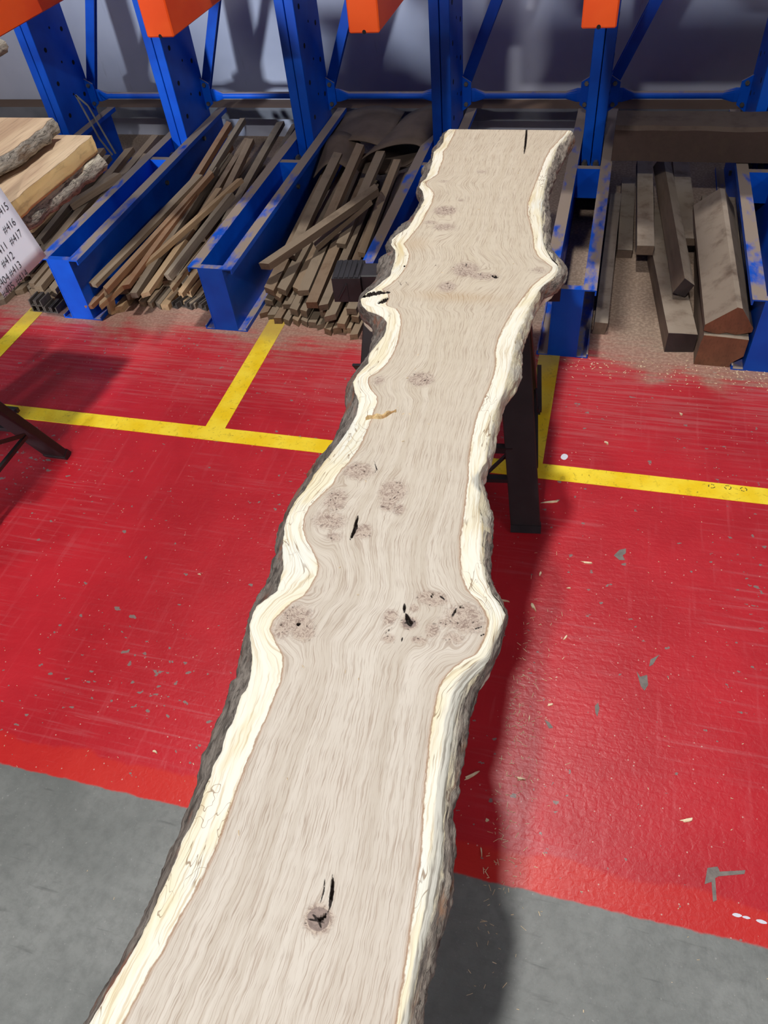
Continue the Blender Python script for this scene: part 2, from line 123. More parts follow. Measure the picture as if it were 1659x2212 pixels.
# ---------------------------------------------------------------- materials
def m_floor():
    t = NT('painted_concrete'); p = t.pos(); x, y, z = t.xyz(p)
    # bare concrete
    c1 = t.noise(p, 2.2, 4, .6); c2 = t.noise(p, 38, 4, .7); c3 = t.noise(t.vec(p, (5, 42, 1), (0, 0, .5)), 1.6, 3, .6)
    con = t.mix(t.ss(c1, .3, .7), srgb(104, 108, 106), srgb(132, 135, 133))
    con = t.mix(t.ss(c2, .35, .75, 0, .5), con, srgb(90, 93, 92))
    con = t.mix(t.ss(c3, .60, .78, 0, .55), con, srgb(72, 74, 74))
    con = t.mix(t.ss(t.noise(p, 140, 2), .66, .78, 0, .5), con, srgb(168, 168, 164))
    # red paint
    r1 = t.noise(p, 3.1, 4, .6)
    red = t.mix(t.ss(r1, .3, .7), srgb(172, 26, 38), srgb(190, 34, 46))
    sweep = t.noise(t.vec(p, (2.0, 55, 1), (0, 0, .12)), 1.5, 4, .65, .35)
    sw2 = t.noise(t.vec(p, (40, 3.0, 1), (0, 0, .5)), 1.3, 3, .6, .4)
    haze = t.math('MULTIPLY', t.ss(sweep, .5, .72), t.ss(t.noise(p, 2.6, 3), .40, .62))
    red = t.mix(t.math('MULTIPLY', haze, .55), red, srgb(186, 92, 98))
    red = t.mix(t.math('MULTIPLY', t.ss(sw2, .56, .75), .22), red, srgb(200, 90, 96))
    band = t.ss(t.math('ADD', y, t.math('MULTIPLY', t.math('SUBTRACT', t.noise(p, 7, 4), .5), .075)), .535, .550, 1, 0)
    red = t.mix(band, red, t.mix(t.ss(r1, .35, .65), srgb(188, 34, 34), srgb(198, 46, 40)))
    # worn-through chips and scratches
    ch = t.noise(t.vec(p, (1, 1.4, 1)), 34, 3, .5); dens = t.noise(p, 2.3, 2)
    chip = t.math('GREATER_THAN', t.math('ADD', ch, t.math('MULTIPLY', t.math('SUBTRACT', dens, .5), .35)), .695)
    red = t.mix(t.math('MULTIPLY', chip, .9), red, srgb(128, 118, 114))
    sp = t.voro(p, 62); spr = t.xyz(t.voro(p, 62, 'Color'))
    dot = t.math('MULTIPLY', t.math('LESS_THAN', sp, .11), t.math('GREATER_THAN', spr[0], .72))
    red = t.mix(t.math('MULTIPLY', dot, .8), red, srgb(205, 160, 150))
    for k, (rot, sc) in enumerate(((.5, 1.0), (-.8, 1.3), (1.35, .8))):
        s = t.noise(t.vec(p, (7*sc, 330*sc, 1), (0, 0, rot), (k*3.1, k, 0)), 1, 2, .5)
        g = t.noise(t.vec(p, (1, 1, 1), (0, 0, 0), (k*7., 3., 0)), 5, 2)
        red = t.mix(t.math('MULTIPLY', t.math('MULTIPLY', t.ss(s, .70, .78), t.ss(g, .52, .62)), .55), red, srgb(208, 140, 138))
    # wood dust swept against the rack
    edge = t.math('ADD', y, t.math('ADD', t.math('MULTIPLY', t.math('SUBTRACT', t.noise(p, 2.4, 3, .6, .6), .5), .55), t.math('MULTIPLY', t.math('SUBTRACT', t.noise(t.vec(p, (3, 40, 1), (0, 0, .3)), 1.2, 3), .5), .22)))
    dust = t.ss(edge, 2.16, 2.30)
    film = t.math('MULTIPLY', t.ss(edge, 1.72, 2.10), t.ss(sweep, .44, .58))
    red = t.mix(t.math('MULTIPLY', film, .30), red, srgb(178, 112, 112))
    dcol = t.mix(t.ss(t.noise(p, 90, 3), .4, .65), srgb(142, 126, 108), srgb(170, 152, 132))
    red = t.mix(t.math('MULTIPLY', dust, t.ss(edge, 2.2, 2.6, .68, .95)), red, dcol)
    cut = t.math('ADD', y, t.math('MULTIPLY', t.math('SUBTRACT', t.noise(p, 26, 3), .5), .012))
    isred = t.ss(cut, .468, .474)
    col = t.mix(isred, con, red)
    rough = t.math('ADD', t.math('MULTIPLY', t.ss(edge, 1.8, 2.3), .35), t.math('ADD', .36, t.math('MULTIPLY', t.noise(p, 9, 3), .10)))
    rough = t.math('ADD', rough, t.math('MULTIPLY', t.math('SUBTRACT', 1., isred), .14))
    h = t.math('ADD', t.math('MULTIPLY', t.noise(p, 75, 3, .55, .5), 1.), t.math('MULTIPLY', t.noise(t.vec(p, (16, 90, 1), (0, 0, -.6)), 1, 2), .7))
    return t.out(col, rough, t.bump(h, .32, .0035))
def m_line():
    t = NT('yellow_tape'); p = t.pos(); y = t.xyz(p)[1]
    c = t.mix(t.ss(t.noise(p, 9, 4), .35, .65), srgb(244, 206, 22), srgb(252, 224, 60))
    c = t.mix(t.ss(t.noise(p, 45, 5, .7, .6), .54, .70, 0, .55), c, srgb(168, 140, 34))
    s = t.noise(t.vec(p, (150, 28, 1), (0, 0, .9)), 1, 3, .6, .5)
    c = t.mix(t.ss(s, .68, .74, 0, .9), c, srgb(62, 50, 24))
    s2 = t.noise(t.vec(p, (30, 160, 1), (0, 0, .35)), 1, 3, .6, .5)
    c = t.mix(t.ss(s2, .70, .75, 0, .85), c, srgb(96, 38, 20))
    c = t.mix(t.ss(t.math('ADD', y, t.math('MULTIPLY', t.noise(p, 6, 3), .3)), 2.28, 2.5, 0, .62), c, srgb(158, 130, 92))
    return t.out(c, .42, t.bump(t.noise(p, 120, 3), .2, .002))
def m_wall():
    t = NT('wall_paint'); p = t.pos()
    c = t.mix(t.ss(t.noise(p, 1.6, 4, .6), .3, .7), srgb(168, 172, 190), srgb(186, 189, 204))
    c = t.mix(t.ss(t.noise(t.vec(p, (18, 1, 4)), 1, 4, .6), .62, .8, 0, .35), c, srgb(120, 116, 116))
    return t.out(c, .75, t.bump(t.noise(p, 60, 3), .15, .003))
def m_paintmetal(name, ca, cb, dust=.75, rough=.38, dcol=(150, 132, 108), blotch=(.42, .60)):
    t = NT(name); p = t.pos(); nz = t.xyz(t.nor())[2]; y = t.xyz(p)[1]
    c = t.mix(t.ss(t.noise(p, 5, 3), .35, .65), ca, cb)
    m = t.math('MULTIPLY', t.ss(nz, .6, .95), t.ss(t.math('ADD', t.noise(t.vec(p, (9, 4, 4)), 1.4, 4, .62), t.math('MULTIPLY', t.math('SUBTRACT', y, 2.75), .12)), *blotch))
    c = t.mix(t.math('MULTIPLY', m, dust), c, srgb(*dcol))
    return t.out(c, t.math('ADD', rough, t.math('MULTIPLY', m, .4)), t.bump(t.noise(p, 90, 3), .06, .002), 0, .3)
def m_plain(name, col, rough=.6, var=.0, col2=None, scale=20, bump=0., metal=0., spec=None):
    t = NT(name); p = t.obj()
    c = t.mix(t.ss(t.noise(p, scale, 4, .6), .3, .7), col, col2 or col)
    return t.out(c, rough, t.bump(t.noise(p, scale*4, 3), bump, .003) if bump else None, metal, spec)
def m_strip(name, cols, dustcol, dust=.55, fine=1.):
    t = NT(name); o = t.obj(); r = t.rnd(); p = t.pos(); nz = t.xyz(t.nor())[2]
    g = t.noise(t.vec(o, (120*fine, 5, 120*fine)), 1, 4, .6); b = t.noise(t.vec(o, (20, 2, 20)), 1, 3)
    c = t.mix(r, cols[0], cols[1])
    c = t.mix(t.ss(t.math('FRACT', t.math('MULTIPLY', r, 7.31)), .5, .9), c, cols[2])
    c = t.mix(t.ss(g, .35, .7, 0, .55), c, t.mix(.55, c, srgb(52, 40, 30)))
    c = t.mix(t.ss(b, .5, .7, 0, .3), c, srgb(74, 60, 46))
    m = t.math('MULTIPLY', t.ss(nz, .35, .9), t.ss(t.noise(p, 14, 4, .6), .16, .56))
    c = t.mix(t.math('MULTIPLY', m, dust), c, dustcol)
    return t.out(c, .8, t.bump(g, .35, .002))
def m_bark(name, base, light, red, pale=True):
    t = NT(name); p = t.pos()
    g = t.noise(t.vec(p, (70, 16, 90)), 1, 5, .7, .5); k = t.noise(t.vec(p, (120, 34, 130)), 1, 5, .68, .6); big = t.noise(p, 9, 3)
    c = t.mix(t.ss(g, .35, .65), base, light)
    c = t.mix(t.ss(k, .50, .64, 0, .8), c, srgb(44, 38, 34))
    c = t.mix(t.math('MULTIPLY', t.ss(t.noise(t.vec(p, (40, 10, 40), loc=(3, 1, 2)), 1, 4, .65, .4), .52, .66), t.math('MULTIPLY', t.ss(big, .42, .60), .8)), c, red)
    if pale:
        pa = t.attr('pale'); st = t.noise(t.vec(p, (110, 7, 150)), 1, 4, .65, .3); cr = t.noise(t.vec(p, (260, 14, 260)), 1, 3, .6)
        pm = t.ss(t.math('ADD', pa, t.math('MULTIPLY', t.math('SUBTRACT', st, .5), 1.5)), .42, .60)
        pc = t.mix(t.ss(t.noise(p, 24, 3), .35, .65), srgb(206, 196, 168), srgb(188, 182, 168))
        pc = t.mix(t.ss(cr, .58, .74, 0, .6), pc, srgb(138, 118, 92))
        c = t.mix(pm, c, pc)
    h = t.math('ADD', t.math('MULTIPLY', g, 1.), t.math('MULTIPLY', k, .7))
    return t.out(c, .88, t.bump(h, .75, .006))
def m_slabtop():
    t = NT('slab_wood'); p = t.pos(); g = t.attr('grain', 'Vector'); sd = t.attr('sapd'); kn = t.attr('knot'); ck = t.attr('crack'); tn = t.attr('tan')
    # wavy grain coordinate
    wv = t.noise(t.vec(g, (55, 34, 1)), 1, 2, .5)
    gv = t.n('ShaderNodeVectorMath', operation='ADD'); t.set(gv.inputs[0], g)
    cb = t.n('ShaderNodeCombineXYZ'); t.set(cb.inputs[0], t.math('MULTIPLY', t.math('SUBTRACT', wv, .5), .007)); t.t.links.new(cb.outputs[0], gv.inputs[1])
    gg = gv.outputs[0]
    n1 = t.noise(t.vec(gg, (470, 13, 1)), 1, 3, .6)
    n1b = t.noise(t.vec(gg, (820, 34, 1), loc=(4, 7, 0)), 1, 2, .5)
    n2 = t.noise(t.vec(gg, (60, 1.1, 1), loc=(1, 2, 0)), 1, 3, .55)
    n3 = t.noise(t.vec(g, (6, 2.2, 1)), 1, 3, .5)
    heart = t.mix(t.ss(n2, .36, .66), srgb(206, 198, 187), srgb(191, 181, 168))
    heart = t.mix(t.ss(n3, .40, .64, 0, .6), heart, srgb(197, 187, 175))
    yv = t.xyz(p)[1]
    heart = t.mix(t.ss(yv, .2, 1.7, 0, .55), heart, srgb(200, 186, 160))
    heart = t.mix(t.ss(n1, .50, .64, 0, .50), heart, srgb(150, 128, 110))
    heart = t.mix(t.ss(n1b, .56, .70, 0, .42), heart, srgb(136, 114, 98))
    heart = t.mix(t.math('MULTIPLY', tn, t.ss(n1, .3, .7, .5, 1)), heart, srgb(172, 140, 100))
    # burl zones
    q = t.noise(p, 26, 2, .5, 0, True)
    sw = t.n('ShaderNodeVectorMath', operation='MULTIPLY_ADD'); t.set(sw.inputs[0], q); sw.inputs[1].default_value = (.03, .03, .0); t.set(sw.inputs[2], p)
    sv = sw.outputs[0]
    b1 = t.noise(sv, 150, 3, .6, 1.6); b2 = t.noise(sv, 75, 3, .6, 2.2)
    v1 = t.voro(sv, 135); vr = t.xyz(t.voro(sv, 135, 'Color'))[0]
    km = t.ss(t.math('ADD', kn, t.math('MULTIPLY', t.math('SUBTRACT', b2, .5), .5)), .18, .62)
    burl = t.mix(t.ss(b1, .36, .58), srgb(142, 122, 111), srgb(192, 176, 161))
    ring = t.math('ABSOLUTE', t.math('SUBTRACT', t.math('FRACT', t.math('MULTIPLY', b2, 9.)), .5))
    burl = t.mix(t.ss(ring, .0, .15, .7, 0), burl, srgb(100, 80, 72))
    burl = t.mix(t.math('MULTIPLY', t.ss(v1, .14, .30, 1, 0), t.math('GREATER_THAN', vr, .55)), burl, srgb(66, 48, 42))
    burl = t.mix(t.math('MULTIPLY', t.ss(kn, .62, .68), t.ss(t.attr('core'), .4, .6)), burl, t.mix(t.ss(b1, .4, .6), srgb(118, 102, 96), srgb(140, 122, 114)))
    heart = t.mix(t.math('MULTIPLY', km, .92), heart, burl)
    # darker rim beside the sapwood
    heart = t.mix(t.ss(sd, -.006, .0, 0, .45), heart, srgb(170, 136, 108))
    # sapwood with spalting lines
    s1 = t.noise(t.vec(gg, (300, 9, 1), loc=(5, 5, 0)), 1, 3, .6); s2 = t.noise(t.vec(gg, (40, 5, 1), loc=(2, 8, 0)), 1, 3, .6, .7)
    sap = t.mix(t.ss(s2, .40, .66), srgb(234, 230, 216), srgb(226, 217, 188))
    sap = t.mix(t.ss(t.noise(p, 6.5, 2), .52, .70, 0, .6), sap, srgb(222, 225, 220))
    sap = t.mix(t.ss(t.noise(t.vec(gg, (30, 4, 1), loc=(7, 3, 0)), 1, 2), .56, .74, 0, .7), sap, srgb(206, 184, 132))
    sap = t.mix(t.ss(s1, .50, .66, 0, .6), sap, srgb(190, 168, 128))
    sl = t.math('ABSOLUTE', t.math('SUBTRACT', t.noise(t.vec(gg, (70, 5, 1), loc=(9, 1, 0)), 1, 2, .5, .5), .52))
    sap = t.mix(t.math('MULTIPLY', t.ss(sl, .003, .011, .75, 0), t.ss(t.noise(p, 9, 2, .5), .46, .56)), sap, srgb(130, 100, 66))
    sl2 = t.math('ABSOLUTE', t.math('SUBTRACT', t.noise(t.vec(p, (34, 14, 1), loc=(2, 4, 0)), 1, 2, .5, .7), .5))
    sap = t.mix(t.math('MULTIPLY', t.ss(sl2, .002, .007, .7, 0), t.ss(t.noise(p, 6, 2, .5), .54, .62)), sap, srgb(128, 98, 66))
    ga = t.attr('grey'); gs = t.noise(t.vec(gg, (150, 8, 1), loc=(3, 9, 0)), 1, 4, .65)
    gm = t.ss(t.math('ADD', ga, t.math('MULTIPLY', t.math('SUBTRACT', gs, .5), 1.3)), .35, .75)
    gc = t.mix(t.ss(t.noise(t.vec(gg, (240, 10, 1), loc=(8, 2, 0)), 1, 3, .6), .45, .62), srgb(196, 194, 184), srgb(140, 134, 124))
    sap = t.mix(gm, sap, gc)
    jag = t.math('ADD', sd, t.math('MULTIPLY', t.math('SUBTRACT', t.noise(t.vec(p, (160, 90, 1)), 1, 3, .6), .5), .006))
    col = t.mix(t.ss(jag, -.0008, .0008), heart, sap)
    col = t.mix(t.ss(t.math('ABSOLUTE', jag), .0004, .0018, .6, 0), col, srgb(140, 98, 64))
    # checks and holes
    ckj = t.math('ADD', ck, t.math('MULTIPLY', t.math('SUBTRACT', t.noise(p, 300, 2), .5), .0014))
    col = t.mix(t.ss(ckj, -.0003, .0006, 1, 0), col, srgb(34, 24, 20))
    h = t.math('ADD', t.math('MULTIPLY', n1, -.7), t.math('MULTIPLY', t.math('MULTIPLY', km, b1), -.8))
    return t.out(col, .68, t.bump(h, .25, .0015), 0, .3)
def m_boardtop(name, a, b, edge=None):
    t = NT(name); o = t.obj()
    g = t.noise(t.vec(o, (150, 7, 60)), 1, 4, .6, .3); k = t.noise(t.vec(o, (9, 2, 9)), 1, 3, .6, .5)
    c = t.mix(t.ss(k, .35, .65), a, b); c = t.mix(t.ss(g, .48, .70, 0, .5), c, t.mix(.6, c, srgb(60, 44, 32)))
    return t.out(c, .75, t.bump(g, .3, .002))

MAT = {}
MAT['floor'] = m_floor(); MAT['line'] = m_line(); MAT['wall'] = m_wall()
MAT['blue'] = m_paintmetal('blue_rack_paint', srgb(0, 72, 182), srgb(3, 86, 202), .9, .42, (156, 138, 110), (.34, .52))
MAT['orange'] = m_paintmetal('orange_arm_paint', srgb(222, 74, 22), srgb(232, 88, 30), .25)
MAT['steel'] = m_plain('zinc_bolt', srgb(150, 146, 130), .4, 0, srgb(110, 104, 90), 30, 0, .7)
MAT['girt'] = m_paintmetal('galvanised_girt', srgb(120, 122, 128), srgb(104, 106, 112), .9, .5, (116, 92, 74), (.2, .4))
MAT['black'] = m_plain('black_plastic', srgb(26, 26, 28), .45, 0, srgb(40, 39, 42), 14, .1)
MAT['leg'] = m_plain('black_steel_leg', srgb(32, 27, 29), .55, 0, srgb(44, 38, 40), 10, .1)
MAT['hole'] = m_plain('dark_hole', srgb(8, 8, 14), .9)
MAT['slab'] = m_slabtop()
MAT['bark_r'] = m_bark('weathered_edge', srgb(104, 96, 90), srgb(160, 150, 138), srgb(150, 112, 84))
MAT['bark_l'] = m_bark('rough_bark', srgb(84, 76, 70), srgb(132, 124, 116), srgb(132, 84, 64))
MAT['bark_s'] = m_bark('stack_bark', srgb(120, 114, 106), srgb(168, 160, 148), srgb(120, 100, 80))
MAT['strip'] = m_strip('dusty_strip', (srgb(128, 104, 80), srgb(158, 134, 106), srgb(112, 84, 62)), srgb(152, 134, 112))
MAT['strip_b'] = m_strip('fresh_strip', (srgb(176, 140, 100), srgb(190, 158, 118), srgb(150, 100, 66)), srgb(172, 150, 122), .4)
MAT['strip_c'] = m_strip('grey_strip', (srgb(118, 102, 84), srgb(138, 122, 102), srgb(104, 88, 72)), srgb(146, 130, 110), .75)
MAT['timber'] = m_strip('dusty_timber', (srgb(120, 100, 84), srgb(112, 92, 76), srgb(102, 84, 72)), srgb(160, 146, 130), .9, .4)
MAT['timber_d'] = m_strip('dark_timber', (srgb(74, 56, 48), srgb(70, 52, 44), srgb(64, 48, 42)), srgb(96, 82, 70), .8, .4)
MAT['endred'] = m_boardtop('sawn_red_end', srgb(126, 84, 60), srgb(106, 70, 50))
MAT['enddark'] = m_boardtop('dark_end', srgb(58, 46, 46), srgb(44, 36, 36))
MAT['profile'] = m_plain('dull_channel', srgb(92, 84, 78), .6, 0, srgb(64, 58, 54), 20, .1, .2)
MAT['mat'] = m_plain('brown_sheet', srgb(108, 92, 80), .8, 0, srgb(90, 76, 66), 8, .15)
MAT['paper'] = m_plain('white_paper', srgb(238, 240, 250), .7, 0, srgb(232, 235, 248), 6)
MAT['ink'] = m_plain('black_ink', srgb(20, 20, 26), .6)
MAT['chip'] = m_plain('pale_chip', srgb(238, 220, 188), .7, 0, srgb(214, 186, 144), 60, .2)
MAT['chipb'] = m_plain('bark_sliver', srgb(222, 196, 146), .8, 0, srgb(170, 130, 82), 70, .3)
MAT['paint'] = m_plain('white_paint_spot', srgb(214, 214, 226), .4)
MAT['strap'] = m_plain('grey_strap', srgb(140, 136, 126), .6, 0, srgb(104, 100, 94), 12)
MAT['stk_top'] = m_boardtop('stack_board_face', srgb(204, 180, 150), srgb(178, 150, 124))
MAT['stk_edge'] = m_boardtop('stack_sap_edge', srgb(226, 200, 142), srgb(198, 164, 104))
MAT['stk_dark'] = m_boardtop('stack_dark_face', srgb(156, 132, 110), srgb(124, 104, 88))

# ---------------------------------------------------------------- mesh helpers
def link(name, me, parent=None, mat=None):
    o = bpy.data.objects.new(name, me); C.objects.link(o)
    if mat is not None and me is not None: me.materials.append(MAT[mat] if isinstance(mat, str) else mat)
    if parent is not None: o.parent = parent
    return o
def raw(name, v, f, mat, parent=None, smooth=False):
    me = bpy.data.meshes.new(name); me.from_pydata([tuple(a) for a in v], [], f); me.update()
    if smooth: me.polygons.foreach_set('use_smooth', [True]*len(me.polygons))
    return link(name, me, parent, mat)
def tag(o, label=None, cat=None, group=None, kind=None):
    if label: o['label'] = label
    if cat: o['category'] = cat
    if group: o['group'] = group
    if kind: o['kind'] = kind
    return o
def empty(name, loc=(0, 0, 0), rz=0):
    o = bpy.data.objects.new(name, None); C.objects.link(o); o.location = loc; o.rotation_euler = (0, 0, rz); o.empty_display_size = .1
    return o
class MB:
    def __init__(s): s.v = []; s.f = []
    def add(s, v, f):
        k = len(s.v); s.v += [tuple(a) for a in v]; s.f += [tuple(i+k for i in q) for q in f]; return s
    def box(s, x0, x1, y0, y1, z0, z1):
        return s.add([(x0, y0, z0), (x1, y0, z0), (x1, y1, z0), (x0, y1, z0), (x0, y0, z1), (x1, y0, z1), (x1, y1, z1), (x0, y1, z1)],
                     [(0, 3, 2, 1), (4, 5, 6, 7), (0, 1, 5, 4), (1, 2, 6, 5), (2, 3, 7, 6), (3, 0, 4, 7)])
    def bar(s, p, q, w, t, up=(0, 0, 1)):          # box beam from p to q
        p = Vector(p); q = Vector(q); d = (q-p).normalized(); u = Vector(up)
        a = d.cross(u)
        if a.length < 1e-4: a = d.cross(Vector((1, 0, 0)))
        a.normalize(); b = a.cross(d).normalized(); a *= w/2; b *= t/2
        v = [p-a-b, p+a-b, p+a+b, p-a+b, q-a-b, q+a-b, q+a+b, q-a+b]
        return s.add(v, [(3, 2, 1, 0), (4, 5, 6, 7), (0, 1, 5, 4), (1, 2, 6, 5), (2, 3, 7, 6), (3, 0, 4, 7)])
    def cyl(s, p, q, r, n=12, r2=None):
        p = Vector(p); q = Vector(q); d = (q-p).normalized(); a = d.cross(Vector((0, 0, 1)))
        if a.length < 1e-3: a = d.cross(Vector((1, 0, 0)))
        a.normalize(); b = d.cross(a); r2 = r if r2 is None else r2
        v = [p+(a*math.cos(2*PI*i/n)+b*math.sin(2*PI*i/n))*r for i in range(n)]+[q+(a*math.cos(2*PI*i/n)+b*math.sin(2*PI*i/n))*r2 for i in range(n)]
        f = [(i, (i+1) % n, n+(i+1) % n, n+i) for i in range(n)]+[tuple(range(n))[::-1], tuple(range(n, 2*n))]
        return s.add(v, f)
    def prism(s, poly, p, q, up=(0, 0, 1)):         # 2-D polygon (a,b) swept from p to q
        p = Vector(p); q = Vector(q); d = (q-p).normalized(); a = d.cross(Vector(up)).normalized(); b = a.cross(d).normalized(); n = len(poly)
        v = [p+a*x+b*y for x, y in poly]+[q+a*x+b*y for x, y in poly]
        return s.add(v, [(i, (i+1) % n, n+(i+1) % n, n+i) for i in range(n)]+[tuple(range(n))[::-1], tuple(range(n, 2*n))])
    def build(s, name, mat, parent=None, bevel=0., smooth=False):
        bm = bmesh.new(); vs = [bm.verts.new(v) for v in s.v]
        for f in s.f:
            try: bm.faces.new([vs[i] for i in f])
            except ValueError: pass
        bmesh.ops.recalc_face_normals(bm, faces=bm.faces)
        if bevel: bmesh.ops.bevel(bm, geom=list(bm.edges), offset=bevel, segments=1, affect='EDGES', clamp_overlap=True)
        me = bpy.data.meshes.new(name); bm.to_mesh(me); bm.free()
        if smooth: me.polygons.foreach_set('use_smooth', [True]*len(me.polygons))
        return link(name, me, parent, mat)
def ob_local(o, origin):      # move an object's origin without moving its vertices in the world
    o.data.transform(Matrix.Translation(-Vector(origin))); o.location = origin; return o

# ================================================================ SETTING
fl = MB().box(-7, 6, -6, 4.35, -.12, 0).build('floor', 'floor'); tag(fl, 'red painted concrete floor with bare grey strip in front', None, None, 'structure')
def line(x0, x1, y0, y1):
    return MB().box(x0, x1, y0, y1, .0002, .0016).build('floor_line', 'line', fl)
line(-4.2, 4.0, 1.669, 1.735)
for xr in (-2.30, -1.179, -.072): line(xr-.075, xr, 1.735, 2.46)
wl = MB().box(-7, 6, 4.20, 4.35, 0, 4.2).build('wall_back', 'wall'); tag(wl, None, None, None, 'structure')
gi = MB().box(-7, 6, 4.08, 4.20, .14, .20).build('trim_1', 'girt'); tag(gi, None, None, None, 'structure')

w2 = MB().box(-7, -4.42, -5.6, -5.45, 0, 4.2).box(.6, 6, -5.6, -5.45, 0, 4.2).box(-4.42, .6, -5.6, -5.45, 3.6, 4.2).build('added_wall_front', 'wall'); tag(w2, None, None, None, 'structure')  # unseen added wall, its opening sized to trim the door daylight

pw = MB().box(-2.5, 3.5, -1.6, -1.5, 0, 2.0).build('door_light_blocker', 'wall'); tag(pw, None, None, None, 'structure')  # unseen blocker added to keep door light off the back wall at right
pw = MB().box(-5.2, -3.25, -1.6, -1.5, 0, 1.74).build('door_light_blocker', 'wall'); tag(pw, None, None, None, 'structure')  # lower added blocker, dims the foot of the back wall at left

# ================================================================ CANTILEVER RACK
XB = [-2.75, -2.079, -1.408, -.737, -.066, .605]
YF, YP, YR = 2.305, 3.475, 3.87
ZB = .279
rack = empty('cantilever_rack', (0, 3.5, 0))
tag(rack, 'blue steel cantilever rack with orange arms standing along the wall', 'rack')
def rk(mb, name, mat, parent=None, bevel=0.):
    o = mb.build(name, mat, None, bevel); o.data.transform(Matrix.Translation((0, -3.5, 0))); o.parent = parent or rack; return o
for i, X in enumerate(XB):
    # base beam: two channels back to back, a gap between
    m = MB(); T = .005
    for s in (-1, 1):
        w = X+s*.047; e = X+s*.092
        bx = lambda a, b, z0, z1, y0=YF: m.box(min(a, b), max(a, b), y0, YR, z0, z1)
        bx(w, w+s*T, 0, ZB); bx(w+s*T, e, ZB-T, ZB); bx(e-s*T, e, ZB-.02, ZB-T)
        bx(w+s*T, e, 0, T); bx(e-s*T, e, T, .018)
    base = rk(m, 'base_beam', 'blue')
    rk(MB().box(X-.047, X+.047, YF+.001, YF+.007, 0, ZB-.001).box(X-.047, X+.047, YF+.007, YF+.027, ZB-.006, ZB-.001), 'end_plate', 'blue', base)
    rk(MB().box(X-.047, X+.047, 3.235, 3.265, .15, ZB-.004), 'spacer', 'blue', base)
    rk(MB().box(X-.047, X+.047, 3.40, YR-.02, .17, .18), 'seat_plate', 'blue', base)
    for yy in (3.16, 3.62):
        for s in (-1, 1):
            for zz in ((.06, .2) if yy < 3.5 else (.1, .22)):
                rk(MB().cyl((X+s*.052, yy, zz), (X+s*.063, yy, zz), .011, 6), 'bolt', 'steel', base)
    for s in (-.024, .024): rk(MB().cyl((X+s, 3.40, .222), (X+s, 3.42, .222), .013, 6), 'bolt', 'steel', base)
    # upright: two channels toe to toe with a slit down the front
    m = MB()
    for s in (-1, 1):
        a, b = sorted((X+s*.0018, X+s*.0435)); m.box(a, b, YP, 3.775, .18, 3.3)
    up = rk(m, 'upright', 'blue', None, .002)
    m = MB()
    for s in (-1, 1):
        for k in range(20):
            for yy, r in ((YP+.06, .011), (YP+.24, .011)):
                z = .36+k*.15+(.0 if yy < 3.6 else .04)
                m.cyl((X+s*.043, yy, z), (X+s*.0442, yy, z), r, 10)
            z = .43+k*.15; m.cyl((X+s*.043, YP+.15, z), (X+s*.0442, YP+.15, z), .006, 8)
    rk(m, 'bolt_holes', 'hole', up)['kind'] = 'stuff'
    # gusset plates and bolts where the rails meet the upright
    for s in (-1, 1):
        a, b = sorted((X+s*.0437, X+s*.085))
        g = rk(MB().prism([(a-X, -.075), (b-X if s > 0 else b-X, -.045), (b-X, .05), (a-X, .075)] if s > 0 else [(b-X, -.075), (b-X, .075), (a-X, .05), (a-X, -.045)], (X, 3.748, .385), (X, 3.756, .385)), 'gusset_plate', 'blue')
        for zz in (.342, .43): rk(MB().cyl((X+s*.062, 3.748, zz), (X+s*.062, 3.738, zz), .010, 6), 'bolt', 'steel', g)
    # arms
    if i >= 1:
        for z0 in (1.02, 1.98):
            m = MB().box(X-.047, X+.047, 2.41, YP-.002, z0, z0+.115)
            arm = rk(m, 'arm', 'orange', None, .004)
            rk(MB().cyl((X, 2.45, z0+.1151), (X, 2.45, z0+.1158), .008, 10), 'pin_hole', 'hole', arm)
            rk(MB().cyl((X, 2.4097, z0+.004), (X, 2.412, z0+.004), .006, 10), 'drain_notch', 'hole', arm)
    # tie rail and diagonal brace to the next upright
    if i < 5:
        n = XB[i+1]; x0, x1 = X+.05, n-.05; prof = []
        m = MB(); N = 16; ang = [(math.cos(2*PI*k/N), math.sin(2*PI*k/N)) for k in range(N)]
        st = [(x0, .004, .030), (x0+.05, .005, .030), (x0+.10, .0155, .0155), (x1-.10, .0155, .0155), (x1-.05, .005, .030), (x1, .004, .030)]
        v = [(xx, 3.765+ry*c, .375+rz*s_) for xx, ry, rz in st for c, s_ in ang]
        f = [(j*N+k, j*N+(k+1) % N, (j+1)*N+(k+1) % N, (j+1)*N+k) for j in range(5) for k in range(N)]+[tuple(range(N)), tuple(range(5*N, 6*N))]
        rk(m.add(v, f), 'tie_rail', 'blue')
        rk(MB().bar((X+.045, 3.782, .40), (n-.03, 3.782, 1.82), .012, .045, (0, 0, 1)).bar((X+.045, 3.80, .40), (n-.03, 3.80, 1.82), .05, .006, (0, 1, 0)), 'diagonal_brace', 'blue')
for k, (y0, y1, x0, x1) in enumerate(((2.70, 3.05, -2.6, -.55), (3.07, 3.44, -2.6, -.50), (2.84, 3.20, -.5, 2.2), (3.215, 3.45, -.45, 2.2))):  # unseen boards loaded on the arms, placed to shade the bays below
    rk(MB().box(x0, x1, y0, y1, 1.1355, 1.19), 'unseen_load_board', 'timber')
    rk(MB().box(x0, x1, y0-.1, y1-.02, 2.0955, 2.15), 'unseen_load_board', 'timber')

